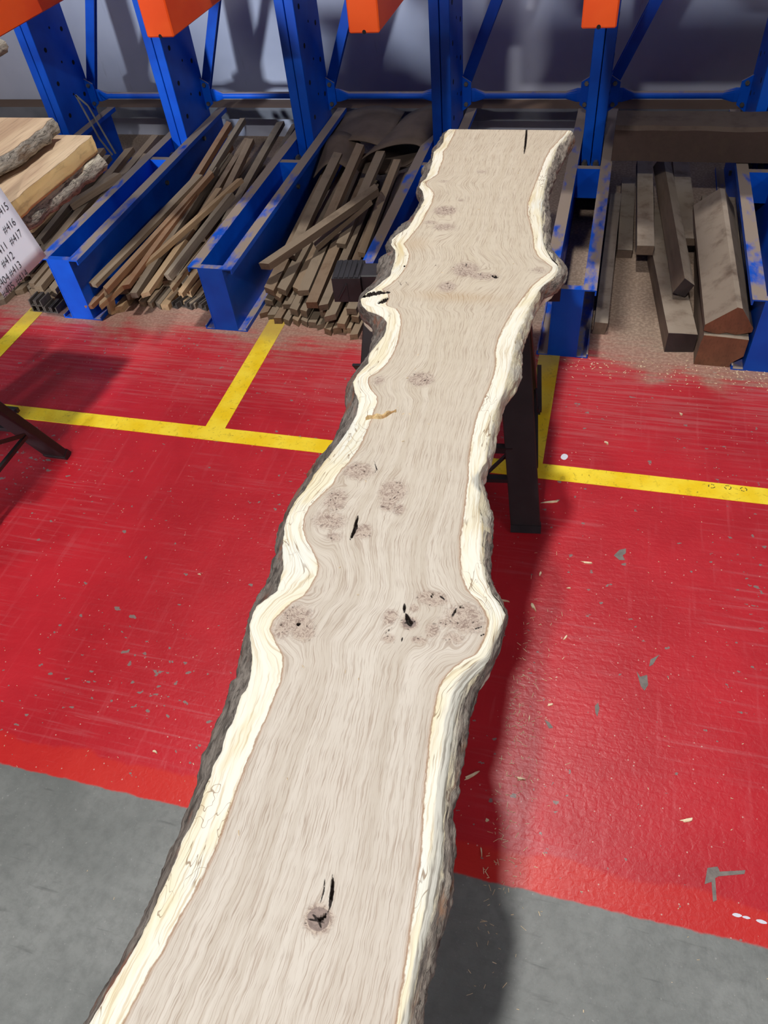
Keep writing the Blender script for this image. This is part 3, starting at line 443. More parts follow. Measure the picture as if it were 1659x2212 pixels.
# ================================================================ MAIN SLAB
def L(n, Y):
    a = np.array(OUT[n]); return np.interp(-Y, -a[:, 1], a[:, 0])
YE = 2.403
Ys = np.concatenate([np.arange(YE, 1.0, -.004), np.arange(1.0, -.1, -.0025), np.arange(-.1, -.62, -.012)])
nr = len(Ys)
def fn(Y, amp, freq, off): return np.array([mnoise.noise((float(y)*freq, off, 0)) for y in Y])*amp
j1 = fn(Ys, .0016, 60, 1.)+fn(Ys, .0009, 170, 2.); j2 = fn(Ys, .0016, 55, 5.)+fn(Ys, .0009, 160, 6.)
lt = L('LT', Ys)+j1; rt = L('RT', Ys)+j2; lh = L('LH', Ys); rh = L('RH', Ys)
lb = np.minimum(L('LB', Ys)+fn(Ys, .002, 45, 9.), lt-.004); rb = np.maximum(L('RB', Ys)+fn(Ys, .002, 45, 11.), rt+.003)
ZT, Z0 = .755, .70
NU = 128
tt = np.linspace(0, 1, NU)
X = lt[:, None]+(rt-lt)[:, None]*tt[None, :]; Y = np.repeat(Ys[:, None], NU, 1)
sapd = np.maximum(lh[:, None]-X, X-rh[:, None])
wd = (rh-lh)[:, None]; fr = (X-lh[:, None])/wd
u = np.where(fr < 0, X-lh[:, None], np.where(fr > 1, .30+(X-rh[:, None]), fr*.30))
u = .75*u+.25*(X+.45)
knot = np.zeros_like(X); core = np.zeros_like(X); gu = u.copy()
for kx, ky, rx, ry, s in KNOTS:
    dx = X-kx; dy = Y-ky
    knot = np.maximum(knot, s*np.exp(-((dx/rx)**2+(dy/ry)**2)))
    if s > 1.1: core = np.maximum(core, np.exp(-((dx/rx)**2+(dy/ry)**2)*.35))
    R = max(rx*.9, .008); gu = gu-dx*R*R*1.1/(dx*dx+(.45*dy)**2+.5*R*R)*.55
crack = np.full_like(X, .05)
for pts, hw in CRACKS:
    n = len(pts)-1
    for k in range(n):
        a = np.array(pts[k]); b = np.array(pts[k+1]); d = b-a; l2 = max(d @ d, 1e-9)
        tp = np.clip(((X-a[0])*d[0]+(Y-a[1])*d[1])/l2, 0, 1)
        dist = np.hypot(X-a[0]-tp*d[0], Y-a[1]-tp*d[1])
        gl = (k+tp)/n; wloc = hw*(1-.75*np.abs(2*gl-1)**2.0)
        crack = np.minimum(crack, dist-wloc)
grey = np.clip((X-rh[:, None])/np.maximum(rt-rh, .004)[:, None]*1.3-.15, 0, 1)*np.clip((.60-Y)/.06, 0, 1)+np.clip((X-rh[:, None])/np.maximum(rt-rh, .004)[:, None], 0, 1)*np.exp(-((Y-.905)/.03)**2)*1.1
tan = np.exp(-((Y-1.475)/.022)**2)*np.exp(-((X+.29)/.10)**2)*.55+np.exp(-((Y-1.70)/.03)**2)*np.exp(-((X+.44)/.04)**2)*.4
Zs = ZT+.0006*np.sin(Y*37)-.004*np.clip(1-(rt[:, None]-X)/.008, 0, 1)**2-.002*np.clip(1-(X-lt[:, None])/.006, 0, 1)**2
Zs = Zs-np.where(crack < -.0012, .006, 0)
top = np.stack([X, Y, Zs], -1).reshape(-1, 3)
nt_ = nr*NU
# wooden core: top grid, side walls, underside, sawn ends
side = np.concatenate([np.stack([lt, Ys, np.full(nr, Z0)], -1), np.stack([rt, Ys, np.full(nr, Z0)], -1)])
V = np.concatenate([top, side])
i, j = np.meshgrid(np.arange(nr-1), np.arange(NU-1), indexing='ij')
q = np.stack([i*NU+j, i*NU+NU+j, i*NU+NU+j+1, i*NU+j+1], -1).reshape(-1, 4)
k = np.arange(nr-1)
ql = np.stack([k*NU, nt_+k, nt_+k+1, k*NU+NU], -1); qr = np.stack([k*NU+NU-1, k*NU+2*NU-1, nt_+nr+k+1, nt_+nr+k], -1)
qb = np.stack([nt_+k, nt_+nr+k, nt_+nr+k+1, nt_+k+1], -1)
Q = np.concatenate([q, ql, qr, qb])
faces = Q.tolist()+[[*range(NU), nt_+nr, nt_][::1], [nt_+nr-1, nt_+2*nr-1, *range((nr-1)*NU+NU-1, (nr-1)*NU-1, -1)]]
slab = empty('live_edge_slab', (0, 0, 0))
tag(slab, 'long live-edge oak slab with pale sapwood edges and burl knots, lying on sawhorse', 'slab')
me = bpy.data.meshes.new('plank'); me.from_pydata(V.tolist(), [], faces); me.update()
pad = lambda a, v: np.concatenate([a.reshape(-1), np.full(2*nr, v)]).astype(np.float32)
for nm, arr, dv in (('sapd', sapd, .02), ('knot', knot, 0), ('crack', crack, .05), ('tan', tan, 0), ('core', core, 0), ('grey', grey, 0)):
    at = me.attributes.new(nm, 'FLOAT', 'POINT'); at.data.foreach_set('value', pad(arr, dv))
at = me.attributes.new('grain', 'FLOAT_VECTOR', 'POINT')
gvec = np.zeros((len(V), 3), np.float32); gvec[:nt_, 0] = gu.reshape(-1); gvec[:nt_, 1] = Y.reshape(-1); gvec[nt_:, 0] = V[nt_:, 2]; gvec[nt_:, 1] = V[nt_:, 1]
at.data.foreach_set('vector', gvec.reshape(-1))
plank = link('plank', me, slab, 'slab')
def bark_side(name, xe, xo, sgn, mat, palef, rough):
    NS = 12; rows = []; pal = []
    S = np.linspace(0, 1, NS+1)
    prof = []                                     # (fraction outwards, z)
    for s in S:
        if s < .62: a = s/.62; prof.append((math.sin(a*PI/2)**.8, .7535-(.0315)*a**1.15))
        else: a = (s-.62)/.38; prof.append((1-.0*a, .722-.0215*a))
    vv = []; pp = []
    for r in range(nr):
        y = float(Ys[r]); e = float(xe[r]); o = float(xo[r]); w = abs(o-e)
        for c, (fo, z) in enumerate(prof):
            x = e+(o-e)*fo
            if c > NS*.62: x -= sgn*.014*((c/NS-.62)/.38)**1.5
            if 0 < c:
                nn = mnoise.fractal((y*24, c*.45, 3.+sgn), .6, 2.2, 4)*rough*min(1, c/3)+mnoise.noise((y*90, c*.9, 8.))*rough*.2
                x += sgn*nn*.75*min(1, w/.012); z += nn*.3 if c < NS-1 else 0
            vv.append((x, y, min(z, .7545) if z > .7012 else .7012)); pp.append(palef(y, c/NS))
    n1 = NS+1
    f = [(r*n1+c, r*n1+c+1, (r+1)*n1+c+1, (r+1)*n1+c) for r in range(nr-1) for c in range(NS)]
    if sgn < 0: f = [q[::-1] for q in f]
    # inner face closes the shell against the plank
    b = len(vv)
    for r in range(nr): vv.append((float(xe[r])+sgn*.0005, float(Ys[r]), .7012)); pp.append(.5)
    f += [(r*n1+NS, b+r, b+r+1, (r+1)*n1+NS) if sgn > 0 else ((r+1)*n1+NS, b+r+1, b+r, r*n1+NS) for r in range(nr-1)]
    f += [tuple([c for c in range(n1)]+[b])[::sgn], tuple([(nr-1)*n1+c for c in range(n1)]+[b+nr-1])[::-sgn]]
    o = raw(name, vv, f, mat, slab, True)
    a = o.data.attributes.new('pale', 'FLOAT', 'POINT'); a.data.foreach_set('value', pp)
    return o
def pale_r(y, s):
    if .93 < y < 1.52: return 1.0-.9*max(0, s-.55)
    if .80 < y <= .93: return .75-1.1*max(0, s-.2)
    if y <= .55: return .55-1.0*s
    return .55-1.6*s
br = bark_side('bark', rt, rb, 1, 'bark_r', pale_r, .006); br['label'] = 'grey weathered waney edge'
bl = bark_side('bark', lt, lb, -1, 'bark_l', lambda y, s: .25-1.2*s, .004); bl['label'] = 'dark brown rough bark'

# ================================================================ SAWHORSES
def sawhorse():
    r = empty('sawhorse', (0, 0, 0)); hl = .29
    def P(mb, name, mat, parent=None, bevel=0.): return mb.build(name, mat, parent or r, bevel)
    P(MB().box(-hl+.05, hl-.05, -.032, .032, .64, .70), 'top_rail', 'black', None, .003)
    for s in (-1, 1):
        a, b = sorted((s*(hl-.075), s*hl))
        blk = P(MB().box(a, b, -.045, .045, .685, .70).box(a, b, -.045, -.041, .632, .685).box(a, b, .041, .045, .632, .685).box(a, b, -.041, .041, .632, .637).box(a, b, -.041, .041, .658, .662)
                .box(a, a+.004, -.041, .041, .637, .685).box(b-.004, b, -.041, .041, .637, .685).box((a+b)/2-.002, (a+b)/2+.002, -.047, .041, .637, .685), 'clamp_block', 'black')
        for k in range(5):
            xx = a+.007+k*.0135; P(MB().box(xx, xx+.009, -.043, .043, .70, .7025), 'grip_rib', 'black', blk)
        P(MB().bar((a+.012, -.048, .641), ((a+b)/2, -.048, .684), .003, .004, (0, 1, 0)), 'web_rib', 'black', blk)
        for t in (-1, 1):
            x0 = s*(hl-.125); xl = s*(hl-.05)
            m = MB(); top_ = Vector((x0, t*.02, .655)); ft = Vector((xl, t*.262, .012))
            leg = P(m.bar(top_, ft, .086, .030, (0, t, .35)), 'leg', 'leg', None, .003)
            P(MB().bar(Vector((xl, t*.258, .022)), Vector((xl, t*.268, 0.0)), .088, .034, (0, t, .35)), 'rubber_foot', 'black', leg)
    for t in (-1, 1):
        for z, th in ((.235, .020), (.15, .014)):
            yy = t*(.262-(z-.012)*.376); P(MB().box(-hl+.10, hl-.10, yy-.010, yy+.010, z, z+th), 'cross_bar', 'black')
        for k in range(5):
            xa = -hl+.10+k*.0755
            z0, z1 = (.16, .238) if k % 2 == 0 else (.238, .16)
            P(MB().bar((xa, t*(.262-(z0-.012)*.376), z0), (xa+.0755, t*(.262-(z1-.012)*.376), z1), .008, .008), 'truss_strut', 'black')
    for s in (-1, 1):
        xl = s*(hl-.03)
        P(MB().bar((xl, -.10, .32), (xl, .10, .32), .012, .012), 'spreader', 'leg'); P(MB().bar((xl, -.17, .17), (xl, .17, .17), .012, .012), 'spreader', 'leg')
        P(MB().bar((xl, -.10, .325), (xl, .17, .175), .005, .012), 'spreader', 'leg')
    P(MB().prism([(0, 0), (.055, 0), (.055, -.07), (.045, -.07)], (-hl-.055, .250, .2), (-hl-.055, .262, .2)), 'bracket', 'black')
    P(MB().box(-hl-.02, hl-.10, .25, .262, .19, .205), 'cross_bar', 'black')
    return r
def copy_tree(o, parent=None):
    c = o.copy(); C.objects.link(c); c.parent = parent
    for ch in list(o.children): copy_tree(ch, c)
    return c
sh = sawhorse(); sh.location = (-.36, 1.69, -.0035); sh.rotation_euler = (0, 0, .115)
tag(sh, 'black folding sawhorse under the far part of the long slab', 'sawhorse', 'sawhorses')
sh2 = copy_tree(sh); sh2.rotation_euler = (0, 0, 0); sh2.location = (-1.962, 1.245, 0); sh2.scale = (1, 1, 1.0595)
tag(sh2, 'black sawhorse leg and frame under the stack of boards at left edge', 'sawhorse', 'sawhorses')

# ================================================================ BOARD STACK AT LEFT
def live_board(name, x_in, edge, y0, y1, z0, z1, topmat, edgemat, seed, flare=.012, jag=.012, bark=True):
    """board lying along Y, free edge facing +X; edge(y) is the x of the top corner"""
    r = empty(name, (0, 0, 0)); N = 70; ys = [y0+(y1-y0)*k/N for k in range(N+1)]
    ex = [edge(y)+mnoise.noise((y*22, seed, 0))*jag+mnoise.noise((y*70, seed, 2))*jag*.35 for y in ys]
    v = []; f = []
    for y, e in zip(ys, ex): v += [(x_in, y, z0), (x_in, y, z1), (e, y, z1), (e, y, z0)]
    for k in range(N):
        a = 4*k; b = a+4
        f += [(a, b, b+1, a+1), (a+1, b+1, b+2, a+2), (a+2, b+2, b+3, a+3), (a+3, b+3, b, a)]
    f += [(0, 1, 2, 3), (4*N+3, 4*N+2, 4*N+1, 4*N)]
    raw('plank', v, f, topmat, r)
    v = []; f = []; NS = 6
    for y, e in zip(ys, ex):
        for c in range(NS+1):
            s = c/NS; x = e+.0008+flare*math.sin(s*PI*.8)+mnoise.fractal((y*45, c*.6, seed), .6, 2.1, 3)*(.006 if bark else .0012)*(s > 0)
            v.append((max(x, e+.0006), y, z1-.0008-(z1-z0-.0016)*s))
        v.append((e+.0005, y, z0+.0008))
    n1 = NS+2
    for k in range(N): f += [(k*n1+c, k*n1+c+1, (k+1)*n1+c+1, (k+1)*n1+c) for c in range(n1-1)]
    f += [tuple(range(n1)), tuple(range(N*n1, N*n1+n1))[::-1]]
    o = raw('bark' if bark else 'sapwood_edge', v, f, edgemat, r, True)
    if bark:
        a = o.data.attributes.new('pale', 'FLOAT', 'POINT'); a.data.foreach_set('value', [.62-.16*(c % n1) if seed > 3 else .2 for c in range(len(v))])
    return r
ob = live_board('board', -2.10, lambda y: -1.565-.02*math.sin(y*5), .2, 2.085, .7455, .797, 'stk_dark', 'bark_s', 4.2, .018, .022)
tag(ob, 'bark-edged board lowest in the stack at left edge', 'board')
ob = live_board('board', -2.10, lambda y: -1.548-.02*max(0, 1.9-y), .2, 2.09, .800, .850, 'stk_top', 'stk_edge', 1.3, .002, .006, False)
tag(ob, 'clean pale-edged board second from bottom in the stack at left edge', 'board')
ob = live_board('board', -2.10, lambda y: -1.73-.10*max(0, 1.95-y)+.10*math.sin((y-1.4)*3), .3, 2.06, .868, .912, 'stk_top', 'bark_s', 2.4, .010, .02)
tag(ob, 'short rough-edged board casting a dark shadow on the pale board below', 'board')
ob = live_board('board', -2.10, lambda y: -1.80-.12*max(0, 2.0-y), .3, 2.16, 1.06, 1.105, 'stk_top', 'bark_s', 6.1, .02, .02)
tag(ob, 'highest bark-edged board of the stack, just below the leftmost orange arm', 'board')
for z0, z1 in ((.8505, .8675), (.9125, 1.0595)):
    o = MB().box(-2.09, -1.90, .75, .80, z0, z1).build('sticker', 'strip'); tag(o, 'wooden spacer block between stacked boards at left edge' if z1 < .9 else 'tall wooden spacer block holding up the highest stacked board', 'spacer')
# note paper with handwritten numbers
pa = Vector((-1.5, 1.42, .702)); pb = Vector((-1.5, 1.63, .705)); pu = (pb-pa).normalized(); pv = Vector((-.235, 0, .97)).normalized(); pn = pu.cross(pv)
note = empty('paper_note', pa); tag(note, 'white paper note with handwritten board numbers on the stack at left edge', 'note')
pv_ = []; NP = 8
for jv in range(NP+1):
    for iu in range(NP+1):
        uu = .21*iu/NP; vq = .297*jv/NP
        pv_.append(pu*uu+pv*vq-pn*.006*math.sin(PI*iu/NP)*0+pn*(.0015*math.sin(vq*9)))
n1 = NP+1
sheet = raw('sheet', pv_, [(a*n1+b, a*n1+b+1, (a+1)*n1+b+1, (a+1)*n1+b) for a in range(NP) for b in range(NP)], 'paper', note, True)
sol = sheet.modifiers.new('thick', 'SOLIDIFY'); sol.thickness = .0004; sol.offset = -1
dg = bpy.context.evaluated_depsgraph_get()
for s, uu, vv in NOTE:
    cu = bpy.data.curves.new('t', 'FONT'); cu.body = s; cu.size = .027; cu.align_x = 'CENTER'; cu.align_y = 'CENTER'; cu.shear = .12; cu.offset = -.0003
    to = bpy.data.objects.new('t', cu); C.objects.link(to); bpy.context.view_layer.update()
    me = bpy.data.meshes.new_from_object(to.evaluated_get(bpy.context.evaluated_depsgraph_get())); bpy.data.objects.remove(to)
    vq = vv
    Mx = Matrix((( pu.x*.98, pv.x, pn.x, 0), (pu.y*.98, pv.y, pn.y, 0), (pu.z*.98, pv.z, pn.z, 0), (0, 0, 0, 1)))
    Mx.translation = pu*uu+pv*vq+pn*(.0012+.0015*math.sin(vq*9))
    me.transform(Mx); link('handwritten_number', me, note, 'ink')

# ================================================================ WOOD STRIPS
ORD = ['first', 'second', 'third', 'fourth', 'fifth', 'sixth', 'seventh', 'eighth', 'ninth', 'tenth', 'eleventh', 'twelfth', 'thirteenth', 'fourteenth', 'fifteenth', 'sixteenth']
def strip(p, q, w, t, mat, roll=0., name='wood_strip', chamfer=0., endmat=None):
    p = Vector(p); q = Vector(q); Lh = (q-p).length; d = (q-p).normalized()
    a = d.cross(Vector((0, 0, 1))).normalized(); b = a.cross(d)
    ca, sa = math.cos(roll), math.sin(roll); a, b = a*ca+b*sa, b*ca-a*sa
    c0, c1 = random.uniform(-.012, .012), random.uniform(-.01, .01)
    hw, ht = w/2, t/2
    bow = random.uniform(-.004, .004); v = []; NSG = 3
    for k in range(NSG+1):
        y = Lh*k/NSG; ex = bow*math.sin(PI*k/NSG)
        for sx, sz in ((-1, -1), (1, -1), (1, 1), (-1, 1)):
            yy = y+(c0*sx if k == 0 else 0)+(c1*sx if k == NSG else 0)
            v.append((sx*hw+ex, yy, sz*ht))
    f = [(4*k+e, 4*k+(e+1) % 4, 4*k+4+(e+1) % 4, 4*k+4+e) for k in range(NSG) for e in range(4)]+[(3, 2, 1, 0), (4*NSG, 4*NSG+1, 4*NSG+2, 4*NSG+3)]
    o = raw(name, v, f, mat)
    o.matrix_world = Matrix(((a.x, d.x, b.x, p.x), (a.y, d.y, b.y, p.y), (a.z, d.z, b.z, p.z), (0, 0, 0, 1)))
    return o
PLACED = []
def settle(p, q, w, t, maxlift=.12):
    """lift a strip until it rests on those already placed"""
    p = Vector(p); q = Vector(q); lift = 0.; N = 40
    for (a, b, w2, t2) in PLACED:
        for k in range(N+1):
            c = p.lerp(q, k/N); y = c.y
            if not (min(a.y, b.y)-.01 <= y <= max(a.y, b.y)+.01): continue
            f = (y-a.y)/(b.y-a.y) if abs(b.y-a.y) > 1e-6 else 0
            d = a.lerp(b, min(1, max(0, f)))
            if abs(d.x-c.x) < (w+w2)*.5*1.04 and abs(d.z-c.z) < (t+t2)/2+.001: lift = max(lift, d.z+(t+t2)/2+.001-c.z)
    lift = min(lift, maxlift); z = Vector((0, 0, lift)); PLACED.append((p+z, q+z, w, t)); return p+z, q+z
def layer(x0, x1, n, z, yf, yl, ang, wr, tr, mats, jy=.05, slope=0., fan=.006, rise=0.):
    """one layer of strips side by side; returns them left to right"""
    out = []; pitch = (x1-x0)/n
    for k in range(n):
        w = min(random.uniform(*wr), pitch*.93); t = random.uniform(*tr); xc = x0+pitch*(k+.5)
        y0 = yf+random.uniform(-jy, jy)+slope*(xc-x0); y1 = y0+yl+random.uniform(-.15, .1); y1 = min(y1, 3.9)
        dx = (math.tan(ang)+random.uniform(-fan, fan))*(y1-y0)
        p, q = settle((xc, y0, z+t/2), (xc+dx, y1, z+t/2+rise*random.uniform(.8, 1.1)), w, t)
        out.append(strip(p, q, w, t, random.choice(mats), 0))
    return out
def put(p, q, w, t, mat, roll=0.):
    p, q = settle(p, q, w, t, .09); return strip(p, q, w, t, mat, roll)
LAY = ['bottom', 'second', 'third', 'fourth', 'fifth']
def pile(x0, x1, spec, where, group, mats, slope):
    for li, (n, z, yf, yl, ang, wr, jy) in enumerate(spec):
        for k, o in enumerate(layer(x0+.008*li, x1-.008*li, n, z, yf, yl, ang, wr, (.022, .030), mats, jy, slope, .004 if li == 0 else .02, .042*li)):
            tag(o, '%s strip from left, %s layer, %s' % (ORD[k], LAY[li], where), 'wood strip', group)
pile(-1.30, -.845, ((12, 0, 2.41, 1.1, 0, (.028, .037), .02), (10, .031, 2.43, 1.05, .01, (.03, .042), .04), (8, .062, 2.47, 1.0, -.015, (.032, .048), .06), (4, .093, 2.72, .75, .02, (.03, .045), .08)),
     'the pile left of the slab', 'strips in the middle pile', ['strip', 'strip_c', 'strip_c'], -.20)
lab = {'X1': 'long square strip lying diagonally across the top of the pile left of the slab', 'X2': 'bark-sided strip lying diagonally below the long square strip, left of the slab'}
for k, p, q_, w, t in S2:
    o = put(p, q_, w, t, 'strip_c'); tag(o, lab[k], 'wood strip', 'strips in the middle pile')
# left pile
pile(-1.955, -1.52, ((11, 0, 2.40, 1.3, 0, (.028, .036), .05), (9, .031, 2.46, 1.1, .02, (.026, .038), .06), (7, .062, 2.62, 1.0, .03, (.026, .036), .1), (6, .093, 2.80, .85, .0, (.026, .038), .12)),
     'the pile between the two left beams', 'strips in the left pile', ['strip', 'strip_c', 'strip_b'], .18)
lab = {'A': 'dark brown flat strip lying closest along the leftmost blue base beam', 'B': 'strip with a reddish sawn end beside the flat strip along the leftmost beam',
       'C': 'long pale square strip running across the whole pile between the two left beams', 'D': 'pale-ended strip touching the floor beside the foot of the leftmost beam',
       'E': 'strip with a small reddish end, shorter than the long pale strip to its left', 'F': 'square strip with grey sawn end in the middle of the left pile',
       'G': 'square strip with pale sawn end right of the grey-ended one in the left pile', 'H': 'grey strip tilted up high across the right side of the left pile',
       'I': 'narrow pale strip near the second blue beam, below the tilted grey strip', 'J': 'thin strip beside the narrow pale one near the second blue beam'}
for k, p, q_, w, t in S1:
    o = put(p, q_, w, t, {'A': 'strip', 'H': 'strip_c', 'F': 'strip_c'}.get(k, 'strip_b'), .25 if k == 'H' else 0); tag(o, lab[k], 'wood strip', 'strips in the left pile')
o = strip((-1.965, 2.36, .002), (-1.955, 2.385, .125), .022, .03, 'strip_b'); tag(o, 'short pale offcut standing upright against the foot of the leftmost beam', 'offcut')
def channel(p, q, w, h, label, group):
    t = .004; poly = [(-w/2, 0), (w/2, 0), (w/2, h), (w/2-t*1.6, h), (w/2-t, t), (-w/2+t, t), (-w/2+t*1.6, h), (-w/2, h)]
    o = MB().prism(poly, p, q).build('metal_channel', 'profile'); tag(o, label, 'channel', group); return o
for k in range(6):
    x = -1.70+.034*k; z = .001
    channel((x, 2.43+.015*(k % 2), z), (x+.02, 2.49+.015*(k % 2), z), .03, .026, '%s dull metal channel offcut from the left beside the second beam foot' % ORD[k], 'metal channels beside the second beam')
for k in range(6):
    x = -2.33+.032*(k % 4); z = .001+.030*(k//4)
    channel((x, 2.33, z), (x, 2.40, z), .03, .028, '%s dull metal channel offcut from the left, below the paper note' % ORD[k], 'metal channels below the note')
# far left pile
pile(-2.63, -2.19, ((11, 0, 2.42, 1.1, 0, (.028, .036), .06), (9, .031, 2.5, .9, -.02, (.028, .042), .1), (7, .062, 2.6, .8, .02, (.03, .045), .1), (5, .093, 2.65, .8, .06, (.03, .05), .1)),
     'pile left of the leftmost beam', 'strips in the far left pile', ['strip', 'strip_c'], .0)
lab = {'P': 'thin orange-brown lath crossing on top of the pile left of the leftmost beam', 'Q': 'grey strip below the bark-edged board, left of the orange-brown lath', 'R': 'dark square strip right of the orange-brown lath'}
for k, p, q_, w, t in S0:
    o = put(p, q_, w, t, {'P': 'strip_b', 'Q': 'strip_c', 'R': 'strip'}[k]); tag(o, lab[k], 'wood strip', 'strips in the far left pile')

# ================================================================ BIG TIMBERS AT RIGHT
def timber(poly, p, q, label, endmat, name='timber', cat='timber', twist=0):
    o = empty(name, p); pp = Vector((0, 0, 0)); qq = Vector(q)-Vector(p)
    NSG = 8; d = qq.normalized(); a = d.cross(Vector((0, 0, 1))).normalized(); b = a.cross(d); n = len(poly); v = []
    for k in range(NSG+1):
        for ix, (x, y) in enumerate(poly):
            s = 1+.02*mnoise.noise((k*.7, ix*3.3, p[0]*9)) if 0 < k else 1
            v.append(pp+qq*(k/NSG)+a*x*s+b*y)
    f = [(k*n+e, k*n+(e+1) % n, (k+1)*n+(e+1) % n, (k+1)*n+e) for k in range(NSG) for e in range(n)]+[tuple(range(NSG*n, NSG*n+n))]
    body = raw('body', v, f, 'timber', o); 
    e0 = raw('end_grain', [pp+a*x+b*y for x, y in poly]+[pp+d*.003+a*x*.98+b*y for x, y in poly], [tuple(range(n))[::-1]]+[(e, (e+1) % n, n+(e+1) % n, n+e) for e in range(n)], endmat, o)
    return tag(o, label, cat, 'dusty timbers on the right')
def rect(w, h): return [(-w/2, 0), (w/2, 0), (w/2, h), (-w/2, h)]
timber([(-.080, 0), (.036, 0), (.040, .02), (.072, .05), (.072, .118), (-.072, .122), (-.076, .09)], (.472, 2.318, 0), (.49, 3.35, 0), 'squared red-brown timber on the floor under the ridged timber at right', 'endred')
timber([(-.085, .012), (-.06, .004), (-.035, .0), (-.01, .008), (.02, .0), (.045, .006), (.068, .014), (.068, .03), (.016, .105), (-.002, .108), (-.086, .036)], (.482, 2.335, .122), (.45, 3.12, .155), 'ridged timber with a roof-shaped top and red sawn end, upper one at right', 'endred')
timber([(-.05, 0), (.05, 0), (.05, .075), (-.05, .08)], (.342, 2.385, 0), (.235, 3.30, 0), 'square timber with a dark end on the floor left of the red-brown timber', 'enddark')
timber([(-.034, -.02), (.012, -.035), (.036, .012), (-.004, .04)], (.335, 2.60, .128), (.245, 3.6, .15), 'slim dusty timber tilted on edge above the dark-ended timber', 'enddark')
timber(rect(.066, .04), (.196, 2.90, .085), (.17, 3.62, .12), 'flat dusty board lying behind the dark-ended timber, near the fourth beam', 'timber', 'board', 'board')
timber(rect(.07, .03), (.36, 2.98, .09), (.33, 3.7, .1), 'dusty board showing between the tilted timber and the ridged timber', 'timber', 'board', 'board')
timber([(-.024, 0), (.02, 0), (.026, .05), (-.022, .052)], (.058, 2.46, 0), (.062, 3.5, 0), 'narrow dusty plank on the floor along the blue beam right of the slab', 'timber', 'plank', 'plank')
timber(rect(.06, .035), (.125, 3.02, 0), (.115, 3.7, .0), 'low dusty plank in shadow beside the narrow plank right of the slab', 'timber', 'plank', 'plank')
o = empty('timber', (.03, 3.385, .285)); tag(o, 'large dark squared timber lying crosswise on the base beams at right', 'timber', 'dusty timbers on the right')
N = 24; v = []
for k in range(N+1):
    x = -.01+1.3*k/N
    for (yy, zz) in ((-.09, 0), (.075, .0), (.075, .135), (-.075, .135), (-.09, .122)):
        v.append((x-.02 if k else x, yy+.006*mnoise.noise((x*9, yy*20, zz*20)), zz+(.006*mnoise.noise((x*7, yy*9, 4)) if zz > 0 else 0)))
f = [(k*5+e, k*5+(e+1) % 5, k*5+5+(e+1) % 5, k*5+5+e) for k in range(N) for e in range(5)]+[(0, 1, 2, 3, 4), tuple(range(5*N, 5*N+5))[::-1]]
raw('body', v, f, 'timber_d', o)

# ================================================================ BROWN SHEET ROLL
def sheet_mesh(name, pts_fn, nu, nv, parent, th=.005):
    v = [pts_fn(a/nu, b/nv) for a in range(nu+1) for b in range(nv+1)]; n1 = nv+1
    o = raw(name, v, [(a*n1+b, a*n1+b+1, (a+1)*n1+b+1, (a+1)*n1+b) for a in range(nu) for b in range(nv)], 'mat', parent, True)
    s = o.modifiers.new('thick', 'SOLIDIFY'); s.thickness = th; s.offset = 0
    return o
roll = empty('rolled_sheet', (-1.1, 3.55, .16)); tag(roll, 'brown flexible sheet loosely rolled on the back of the pile left of slab', 'sheet')
def curl(u, v):
    a = -1.9+u*(2*PI*1.18); g = 1-.10*u
    ax = Vector((.10, .42, .02)); c = Vector((.13, -.17, .075))+ax*v
    return tuple(c+Vector((.155*g*math.cos(a), .05*math.cos(a), .062*g*math.sin(a)+.02*math.cos(a))))
sheet_mesh('curl', curl, 48, 6, roll)
def flap(u, v):
    return (-.25+.34*u+.02*v, -.02+.36*v-.10*u, .085+.045*math.sin(u*2.6)-.02*(1-v)+.02*u)
sheet_mesh('fold', flap, 16, 6, roll)
def tail(u, v):
    return (-.23+.20*u-.02*v, -.24+.22*v, .012+.075*math.sin(u*PI*.9)+.05*v)
sheet_mesh('tail', tail, 14, 6, roll)

# ================================================================ SMALL THINGS
cable = MB()
for pts in (STRAP1, STRAP2):
    for a, b in zip(pts[:-1], pts[1:]): cable.bar(a, b, .010, .003, (0, 1, 0))
tag(cable.build('strap', 'strap'), 'pale strap hanging in two strands beside the leftmost blue upright', 'strap')
CHL = ['thin pale splinter on red floor right of the lower slab bulge', 'largest pale wedge chip at the slab shadow edge below the lower bulge', 'small pale chip on red floor level with the slab waist, at the shadow edge',
       'pale oval chip on red floor just above the right yellow line', 'pale oval chip on red floor, topmost of the chips right of the slab', 'long pale stick lying beside the sawhorse foot',
       'pale sliver alone far right on the lower red floor', 'flat pale chip just outside the slab shadow, low on the red floor', 'long splinter sticking out from under the slab edge',
       'white chip near the red and grey boundary left of the slab', 'tiny white chip on red floor left of the slab waist', 'small upright-pointing chip between sawhorse foot and lower slab bulge',
       'slim pale chip right of the largest wedge chip', 'pale sliver touching the lower slab bulge', 'round pale chip in the slab shadow on the red floor', 'thin brown splinter in the slab shadow on the light red band',
       'short pale sliver above the largest wedge chip', 'thin pale straw standing along the shadow edge beside the slab']
for k, (x, y, l, w, a) in enumerate(CHIPS):
    an = math.radians(a); n = 9; v = []
    for zz in (0.0, .003):
        for e in range(n):
            t = 2*PI*e/n; r = 1+.22*math.sin(3*t+k)+.15*math.sin(5*t+2*k)
            px, py = l/2*math.cos(t)*r*(.9 if zz else 1), w/2*math.sin(t)*r*(.8 if zz else 1)
            v.append((px*math.cos(an)-py*math.sin(an), px*math.sin(an)+py*math.cos(an), zz+(.002*math.cos(t) if zz else 0)))
    f = [tuple(range(n))[::-1], tuple(range(n, 2*n))]+[(e, (e+1) % n, n+(e+1) % n, n+e) for e in range(n)]
    o = raw('wood_chip', v, f, 'chip'); o.location = (x, y, .0005); tag(o, CHL[k], 'wood chip', 'wood chips on the floor')
